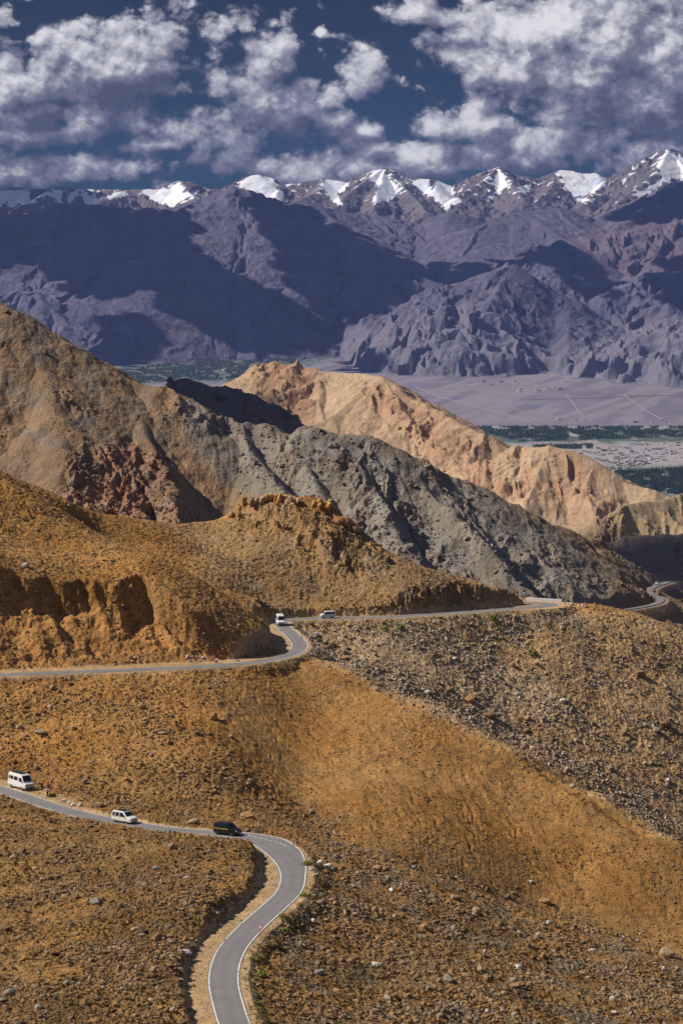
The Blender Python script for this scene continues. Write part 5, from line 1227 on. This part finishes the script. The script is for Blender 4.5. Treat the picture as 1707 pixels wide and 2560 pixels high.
def mpv_set(paint, label, stripe, rack, rim, hnd, name='people_carrier'):
    return vehicle(name, sh1, paint, w1, ws1, rw1, (.345, .22, (-1.42, 1.42), .80), (2.19, .66, .80, .20, .30, .17), label, "car", rim, rack, stripe,
        grille=(2.30, 0, .74, .06, .80, .16), mirrors=(.98, 1.16), bump=(2.30, 0, .52, .12, 1.5, .13, M['trim'] if paint is M['black_paint'] else M['steel_dark']), handles=hnd)
wc = mpv_set(M['cream_paint'], "cream white people carrier with dark roof rack driving the lower road", (M['yellow'], [(-2.0,1.045),(.9,1.03),(.9,1.07),(-2.0,1.09)]), (-1.55, .35, .56, 1.90, M['steel_dark']), M['alloy'], ((-1.35,.95),(-.3,.95)))
for sg_ in (1, -1): sh1.pane([(-1.0,.38),(1.0,.38),(1.0,.46),(-1.0,.46)], sg_, .02).build('sill_strip', M['plum'], wc)
park(wc, LOW, key_al(LOW, 306, 2057), .45); wc.scale = (1.1,)*3
bc = mpv_set(M['black_paint'], "black people carrier with a yellow stripe entering the lower bend", (M['yellow'], [(-2.12,1.02),(.72,.99),(.72,1.07),(-2.12,1.10)]), None, M['steel_dark'], ((-1.35,.93),(-.3,.90)), 'people_carrier')
park(bc, LOW, key_al(LOW, 571, 2087), -.1); bc.scale = (1.1,)*3
# minibuses
mb_ = [(-2.85,.55,1.25,2.25,.82,.93,.74),(-2.78,.42,1.30,2.50,.90,.97,.78),(-2.5,.36,1.30,2.60,.93,.98,.80),(0.6,.36,1.30,2.62,.93,.98,.80),(1.45,.36,1.30,2.58,.93,.98,.79),(1.70,.36,1.30,2.46,.93,.97,.76),(2.30,.36,1.28,1.46,.93,.95,.82),(2.40,.36,1.24,1.36,.92,.94,.82),(2.84,.38,1.02,1.14,.90,.91,.80),(2.93,.42,.90,.98,.86,.87,.76)]
sh2 = Shell(mb_)
w2_ = [[(-2.6,1.52),(-2.18,1.52),(-2.2,2.12),(-2.55,2.12)],[(-2.04,1.52),(-1.0,1.52),(-1.02,2.12),(-2.06,2.12)],[(-.8,1.50),(.5,1.50),(.48,2.12),(-.82,2.12)],[(.85,1.44),(1.98,1.40),(1.62,2.05),(.86,2.08)]]
ws2 = [(2.27,-.78,1.515),(2.27,.78,1.515),(1.75,.69,2.385),(1.75,-.69,2.385)]
rw2 = [(-2.86,.62,1.5),(-2.86,-.62,1.5),(-2.82,-.60,2.15),(-2.82,.60,2.15)]
sw = []
for sg_ in (1, -1): sw.append(('livery_band', sh2.pane([(-2.7,1.22),(-1.9,.98),(-.3,.86),(.6,.90),(-.6,.98),(-1.8,1.14),(-2.7,1.40)], sg_, .014), M['swoosh']))
def minibus(label, rack, extras):
    return vehicle('minibus', sh2, M['white_paint'], w2_, ws2, rw2, (.36, .22, (-1.75, 1.90), .86), (2.86, .74, .86, .14, .22, .18), label, "minibus", M['alloy'], rack, None,
        grille=(2.91, 0, .86, .06, 1.1, .22), mirrors=(2.0, 1.5), bump=(2.95, 0, .52, .12, 1.7, .18, M['steel_dark']), handles=((.75,1.1),), extras=extras)
b1 = minibus("white minibus with a dark roof rack parked on the lay-by beside the people", (-2.1, 1.0, .66, 2.60, M['steel_dark']), sw)
park(b1, LOW, key_al(LOW, 14, 1977), 3.6, dz=.03); b1.scale = (1.14,)*3
b2 = minibus("white minibus coming round the upper bend towards the viewer", None, [('roof_hatch', MB().box((-.4, 0, 2.64), (.7, .6, .08)), M['white_paint'])])
park(b2, UP, key_al(UP, 704, 1563), .35, rev=True); b2.scale = (1.05,)*3
# small van on the upper road
sv = [(-1.9,.45,.95,1.6,.62,.72,.62),(-1.85,.32,1.0,1.78,.70,.78,.64),(-1.6,.28,1.0,1.86,.73,.80,.66),(.5,.28,1.0,1.86,.73,.80,.66),(.85,.28,1.0,1.78,.73,.80,.64),(1.42,.28,1.0,1.16,.73,.78,.68),(1.52,.28,.97,1.08,.73,.77,.68),(1.86,.30,.84,.92,.70,.74,.62),(1.95,.36,.70,.76,.66,.68,.56)]
sh3 = Shell(sv)
sv_o = vehicle('small_van', sh3, M['white_paint'], [[(-1.7,1.12),(-1.0,1.12),(-1.02,1.62),(-1.66,1.62)],[(-.86,1.12),(-.05,1.12),(-.07,1.64),(-.88,1.64)],[(.1,1.12),(1.15,1.12),(.75,1.60),(.1,1.64)]],
    [(1.40,-.64,1.18),(1.40,.64,1.18),(.88,.57,1.75),(.88,-.57,1.75)], [(-1.91,.5,1.1),(-1.91,-.5,1.1),(-1.87,-.5,1.55),(-1.87,.5,1.55)], (.30, .18, (-1.2, 1.2), .68), (1.86, .54, .74, .14, .22, .14),
    "small white van on the straight of the upper road below the knoll", "van", grille=(1.93, 0, .66, .05, .6, .1), mirrors=(1.1, 1.15), bump=(1.95, 0, .46, .1, 1.35, .12, M['trim']), handles=((0.0,.95),))
park(sv_o, UP, UP.L[np.argmin(np.where(UP.L > key_al(UP, 712, 1551), np.abs(UP.px-820), 9e9)[:np.argmax(UP.px)])], .5, rev=True)
# two far cars
for px_, lab, rv in ((1530, "tiny white car on the far shaded road beyond the guard rail", False), (1645, "tiny pale car climbing the far road near the right edge", True)):
    c = copy_tree(wc); c['label'] = lab; c.scale = (1, 1, 1); c.name = 'car'; c['group'] = 'cars on the far road'
    k = np.argmin(np.abs(FRL.px-px_)) if px_ < 1600 else np.argmin(np.hypot(FRL.px-1645, FRL.py-1464))
    park(c, FRL, FRL.L[k], 1.0, rev=rv, dz=.15)
# ------------------------------------------------------------------ sign, rail, markers
r_ = np.random.default_rng(9)
i = np.argmin(np.hypot(LOW.px-622, LOW.py-2325)); p = near.hit(651, 2352) ; gp = p
root = empty('warning_sign', tuple(gp)); tag(root, "red-bordered triangular warning sign on a thin pole beside the lower road", "road sign"); root.rotation_euler = (0, 0, R(-40))
MB().tube((0, 0, -.3), (0, 0, 2.0), .035, 8).build('pole', M['steel_dark'], root)
tri = lambda s_, y, zc: [(-s_, y, zc-s_*.577), (s_, y, zc-s_*.577), (0, y, zc+s_*1.155)]
a_, b__ = tri(.52, -.055, 2.05), tri(.52, -.035, 2.05); rn = MB(); inn = tri(.33, -.055, 2.05); inb = tri(.33, -.035, 2.05)
rn.add(a_+inn+b__+inb, [(i, (i+1) % 3, 3+(i+1) % 3, 3+i) for i in range(3)]+[(6+i, 9+i, 9+(i+1) % 3, 6+(i+1) % 3) for i in range(3)]+[(i, 6+i, 6+(i+1) % 3, (i+1) % 3) for i in range(3)])
rn.build('border', mat('sign_red', (.62, .03, .05), .5), root)
pl = MB(); A, B = tri(.335, -.050, 2.05), tri(.335, -.038, 2.05); pl.add(A+B, [(0, 1, 2), (5, 4, 3)]+[(i, 3+i, 3+(i+1) % 3, (i+1) % 3) for i in range(3)]); plo = pl.build('panel', mat('sign_white', (.74, .72, .78), .5), root)
sy = MB()
for q0, q1 in (((-.05, 1.90), (-.05, 2.05)), ((-.05, 2.05), (.06, 2.12)), ((.06, 2.12), (.06, 2.22))): sy.tube((q0[0], -.053, q0[1]), (q1[0], -.053, q1[1]), .022, 6)
sy.build('symbol', M['trim'], plo)
# guard rail behind the end of the upper road
g0, g1 = PZ(1316, 1508.5, -88.4), PZ(1402, 1507.5, -88.7); g0 = P3(1316, 1508, 699.5); g1 = P3(1403, 1507, 694.5)
for g in (g0, g1): g[2] = -88.45
root = empty('guard_rail', tuple(g0)); tag(root, "long white two-rail guard barrier at the outer corner of the upper road", "guard rail")
dv = Vector(g1-g0)
for k, zz in (('rail', .78), ('rail', .28)):
    rot = dv.to_track_quat('X', 'Z').to_matrix(); MB().box(dv/2+Vector((0, 0, zz)), (dv.length, .34, .40), rot).build('rail', M['white_concrete'], root)
for k in range(9): MB().box(dv*(k+.02)/8.05+Vector((0, .14, .3)), (.18, .16, 1.5)).build('post', M['white_concrete'], root)
# striped low barrier, markers, posts
bp_ = near.hit(1312, 1518); root = empty('road_barrier', tuple(bp_)); tag(root, "low black and yellow barrier at the edge of the upper road", "barrier")
MB().box((0, 0, .75), (3.4, .08, .22)).build('bar', M['trim'], root)
for k in (-1.6, 0, 1.6): MB().box((k, .06, .4), (.1, .1, 1.0)).build('post', M['yellow'] if k == 0 else M['trim'], root)
def marker(px, py, h_, label, cols_, name='marker_post', w_=.16):
    p = near.hit(px, py); root = empty(name, tuple(p)); tag(root, label, "marker post")
    n_ = len(cols_)
    for k, c in enumerate(cols_): MB().box((0, 0, h_*(k+.5)/n_-.05*(k == 0)), (w_, w_, h_/n_+.1*(k == 0))).build(('base', 'band', 'top')[min(k, 2)] if n_ > 1 else 'post', c, root)
M['post_red'] = mat('post_red', (.6, .05, .04), .6)
marker(1277, 1522, 2.2, "thin red and white marker post under the cut bank of the upper road", [M['steel_dark'], M['post_red'], M['white_concrete'], M['post_red']], w_=.14)
marker(541, 1658, .95, "squat red and white roadside stone at the foot of the earth cut", [M['white_concrete'], M['post_red'], M['white_concrete']], 'roadside_stone', .7)
marker(755, 1597, 1.1, "short dark post on the outer edge of the upper bend", [M['steel_dark'], M['trim']])
marker(734, 2116, 1.0, "short dark post beyond the outer edge of the lower bend", [M['steel_dark'], M['trim']])
# kerb stones along the outer corner
for k, (a, b) in enumerate(((1408,1508),(1418,1508),(1428,1509),(1437,1510),(1446,1512),(1455,1514),(1463,1516))):
    p = near.hit(a, b+2)
    if p is None: continue
    boulder(a, b+2, brnd.uniform(.8, 1.4), 'white', "pale edge stone in the row right of the guard rail", "edge stones right of the guard rail", (1, .8, .7))
# ------------------------------------------------------------------ bushes
def bush_mesh(seed, n_=170):
    r_ = np.random.default_rng(seed); mb = MB()
    for k in range(n_):
        d = r_.normal(size=3); d /= np.linalg.norm(d); d[2] = abs(d[2]); q = d*r_.uniform(.45, 1.0)*np.array([1, 1, .85])*(1+.25*math.sin(3*d[0]*seed+2*d[1])); 
        u = r_.normal(size=3); u /= np.linalg.norm(u); v = np.cross(u, d); v /= np.linalg.norm(v)+1e-6; s_ = r_.uniform(.14, .26)
        mb.add([q-u*s_, q+v*s_*.6, q+u*s_, q-v*s_*.6], [(0, 1, 2, 3)])
    return mb
M['leaf'] = worn('green_leaf', (.17, .23, .025), (.26, .25, .04), .5, 1.5, .8); M['leaf_dark'] = worn('dark_leaf', (.08, .12, .025), (.14, .16, .04), .5, 1.5, .8); M['leaf_dry'] = worn('dry_leaf', (.24, .185, .04), (.30, .20, .06), .5, 1.5, .9); M['twig'] = mat('twig', (.12, .08, .05), .9)
bush_protos = []
for k, mk in enumerate(('leaf', 'leaf_dark', 'leaf_dry', 'leaf')):
    fm = bush_mesh(11+k); fol = raw_mesh('foliage', fm.v, fm.f, M[mk]); st_ = MB()
    for t in range(5): st_.tube((0, 0, -.15), (math.cos(t*1.26)*.5, math.sin(t*1.26)*.5, .55), .03, 5, .012)
    so_ = st_.build('stem', M['twig']); bush_protos.append((fol.data, so_.data)); bpy.data.objects.remove(fol); bpy.data.objects.remove(so_)
def bush(px, py, w_, kind, label, group=None):
    p = near.hit(px, py)
    if p is None: return
    root = empty('bush', tuple(p), brnd.uniform(0, 6.28)); tag(root, label, "bush", group); root.scale = (w_/2, w_/2, w_/2*brnd.uniform(.8, 1.05))
    for nm_, me_ in zip(('foliage', 'stem'), bush_protos[kind]): link(bpy.data.objects.new(nm_, me_), root)
for a, b, w_, k, lab in ((1331,1636,2.7,0,"biggest bright green bush, alone on the stony gully side"),(961,1572,1.8,0,"left one of two green bushes just under the upper road"),(1001,1570,2.0,0,"right one of two green bushes just under the upper road"),
    (1232,1547,2.0,0,"green bush below the road where the cut bank ends"),(1238,1556,1.3,3,"smaller bush beneath the green one under the cut bank"),(797,1602,1.7,1,"dark green bush in the gully right of the upper bend"),(779,1562,1.6,1,"dark green bush at the verge left of the small van"),
    (833,1613,1.5,0,"green bush low in the gully below the small van"),(741,1572,1.5,0,"yellow-green bush on the verge right of the upper minibus"),(1255,1597,1.4,0,"green bush in the rubble left of the biggest one"),(1185,1538,1.3,3,"yellow-green bush at the road edge before the cut bank ends"),
    (1026,1610,1.3,0,"green bush midway down the stony gully side"),(131,1991,1.5,2,"yellow dry bush beside the photographing person"),(765,2163,1.4,0,"green tuft bush at the outer edge of the lower bend"),(772,2160,1.0,2,"dry yellow bush beside the green tuft at the lower bend"),
    (712,2330,1.4,0,"green bush on the verge right of the warning sign"),(690,2366,1.6,2,"ochre dry bush just below the warning sign"),(648,2404,1.5,2,"ochre dry bush hugging the road below the sign"),(655,2440,1.5,0,"green bush on the verge near the bottom of the road"),
    (708,2295,1.3,2,"dry ochre bush above the sign on the outer verge"),(760,2240,1.2,0,"green bush where the road straightens after the bend"),(750,2265,1.1,2,"small dry bush on the verge between bend and sign"),(668,2470,1.4,2,"dry bush lowest on the right verge of the road")):
    bush(a, b, w_*1.2, k, lab)
# ------------------------------------------------------------------ the valley: houses, poplar groves
hm = []
for k in range(4):
    r4 = random.Random(40+k); mb = MB(); w_, d_, h_ = r4.uniform(12, 20), r4.uniform(10, 16), r4.uniform(6, 9)
    mb.box((0, 0, h_/2-1), (w_, d_, h_+2)); mb.box((w_*.62, d_*.1, h_*.3-1), (w_*.5, d_*.7, h_*.6+2)); mb.box((0, 0, h_+.3), (w_+1, d_+1, .6))
    wn_ = MB()
    for fx in (-.3, 0, .3):
        for fz in (.3, .72): wn_.box((fx*w_, -d_/2-.05, h_*fz), (w_*.13, .3, 1.5))
    o1 = mb.build('house', None); o2 = wn_.build('window', M['glass']); hm.append((o1.data, o2.data)); bpy.data.objects.remove(o1); bpy.data.objects.remove(o2)
hmat = bpy.data.materials.new('house_wall'); hmat.use_nodes = True; hb = hmat.node_tree.nodes['Principled BSDF']; nn_ = NB(hmat.node_tree); nn_.put(hb.inputs['Base Color'], nn_.new('ShaderNodeObjectInfo').outputs['Color']); hb.inputs['Roughness'].default_value = .9
for a_, _ in hm: a_.materials.append(hmat)
def houses(n, polys_, label, group, big=1.0, bright=.7):
    k = 0; t = 0
    while k < n and t < n*40:
        t += 1; poly = polys_[t % len(polys_)]; pa = np.array(poly, float); a = brnd.uniform(pa[:, 0].min(), pa[:, 0].max()); b = brnd.uniform(pa[:, 1].min(), pa[:, 1].max())
        if poly_mask(np.array([[a]]), np.array([[b]]), poly, .5)[0, 0] < .5: continue
        p = plain_g.hit(a, b)
        if p is None: continue
        me_ = hm[brnd.randrange(4)][0]; o = bpy.data.objects.new('house', me_); link(o); o.location = p; s_ = big*brnd.uniform(.7, 1.3); o.scale = (s_*brnd.uniform(.8, 1.6), s_, s_*brnd.uniform(.8, 1.2)); o.rotation_euler = (0, 0, brnd.uniform(-.5, .5))
        v = brnd.choice([bright, bright*.85, bright*.6, bright*.4, bright*.28]); o.color = (v, v*.93, v*.88, 1); tag(o, label, 'house', group); k += 1
houses(195, [[(1470,1180),(1420,1120),(1500,1118),(1707,1105),(1707,1140),(1600,1165),(1520,1182)],[(1500,1150),(1600,1128),(1640,1150),(1540,1180)]], "flat-roofed house in the dense town beyond the tan hills", "houses of the town in the valley", 1.0, .72)
houses(34, [[(1560,1196),(1707,1190),(1707,1235),(1600,1225)]], "white house among the poplars at the right edge of the valley", "houses among the poplars", 1.0, .8)
houses(40, [[(300,940),(480,900),(700,872),(820,862),(700,925),(480,950)]], "white house scattered in the green village fields at left", "houses of the green village", 1.5, .85)
houses(24, [[(1180,952),(1290,948),(1290,962),(1180,966)],[(1380,1040),(1690,1040),(1690,1058),(1400,1058)],[(1290,972),(1400,968),(1400,978),(1290,982)]], "pale house on the bare fan above the river strip", "houses on the alluvial fan", 1.4, .75)
# groves: merged, too far away to count
def grove(name, dens_fn, n, seed, hgt_, wid):
    r_ = np.random.default_rng(seed); gx_, gy_ = [], []
    P_ = []
    while len(P_) < n:
        a, b = dens_fn(r_)
        p = plain_g.hit(a, b)
        if p is not None: P_.append(p)
    P_ = np.array(P_); V0 = []; F0 = []
    for k in range(7):
        a = k*2.4; zz = .12+.12*k; rr = .42*(1-abs(zz-.4)*.9); q = len(V0); c, s = math.cos(a), math.sin(a)
        V0 += [(c*rr-s*.25, s*rr+c*.25, zz-.15), (c*rr+s*.25, s*rr-c*.25, zz-.1), (-c*rr*.4, -s*rr*.4, zz+.32)]; F0.append((q, q+1, q+2))
    h_ = hgt_*r_.uniform(.7, 1.3, n); sc_ = np.stack([wid*r_.uniform(.7, 1.3, n), wid*r_.uniform(.7, 1.3, n), h_], -1)
    col = np.array([[.050, .080, .045]])*r_.uniform(.6, 1.5, (n, 1))
    inst_mesh(name, np.array(V0), np.array(F0), P_, sc_, r_.uniform(0, 6.28, n), np.zeros(n), col, .1, seed).data.materials.append(stone_mat)
def belt(polys_):
    areas = [np.ptp(np.array(q)[:, 0])*np.ptp(np.array(q)[:, 1]) for q in polys_]; pr = np.array(areas)/sum(areas)
    def f(r_):
        while True:
            poly = polys_[r_.choice(len(polys_), p=pr)]; pa = np.array(poly, float); a = r_.uniform(pa[:, 0].min(), pa[:, 0].max()); b = r_.uniform(pa[:, 1].min(), pa[:, 1].max())
            if poly_mask(np.array([[a]]), np.array([[b]]), poly, .5)[0, 0] > .5 and perlin(np.array([a/38.]), np.array([b/9.]), 77)[0] > -.25: return a, b
    return f
grove('woods', belt([[(1440,1186),(1540,1182),(1707,1172),(1720,1240),(1600,1225)]]), 4600, 91, 17, 9)
grove('woods', belt([[(1190,1068),(1720,1068),(1720,1092),(1300,1105),(1210,1082)],[(1330,1116),(1480,1112),(1480,1122),(1340,1124)]]), 5200, 92, 15, 16)
grove('woods', belt([[(262,938),(480,896),(700,872),(850,852),(800,885),(640,945),(340,958)]]), 5000, 93, 14, 22)
# ------------------------------------------------------------------ stand the people on the lay-by
for o, (a, b), face in PEOPLE:
    p = near.hit(a, b); o.location = (p[0], p[1], float(near.height(p[0], p[1]))+.005); o.rotation_euler = (0, 0, R(face)); o.scale = (1.08,)*3
ph = MB(); ph.box((0, 0, 0), (.16, .02, .09)); po = ph.build('phone', M['trim']); q = PEOPLE[3][0]; po.location = q.location+Vector((math.cos(R(60))*0-math.sin(R(60))*.40, math.cos(R(60))*.40, 1.70)); po.rotation_euler = (0, 0, R(60))
tag(po, "dark phone held up by the person in the white top", "phone")
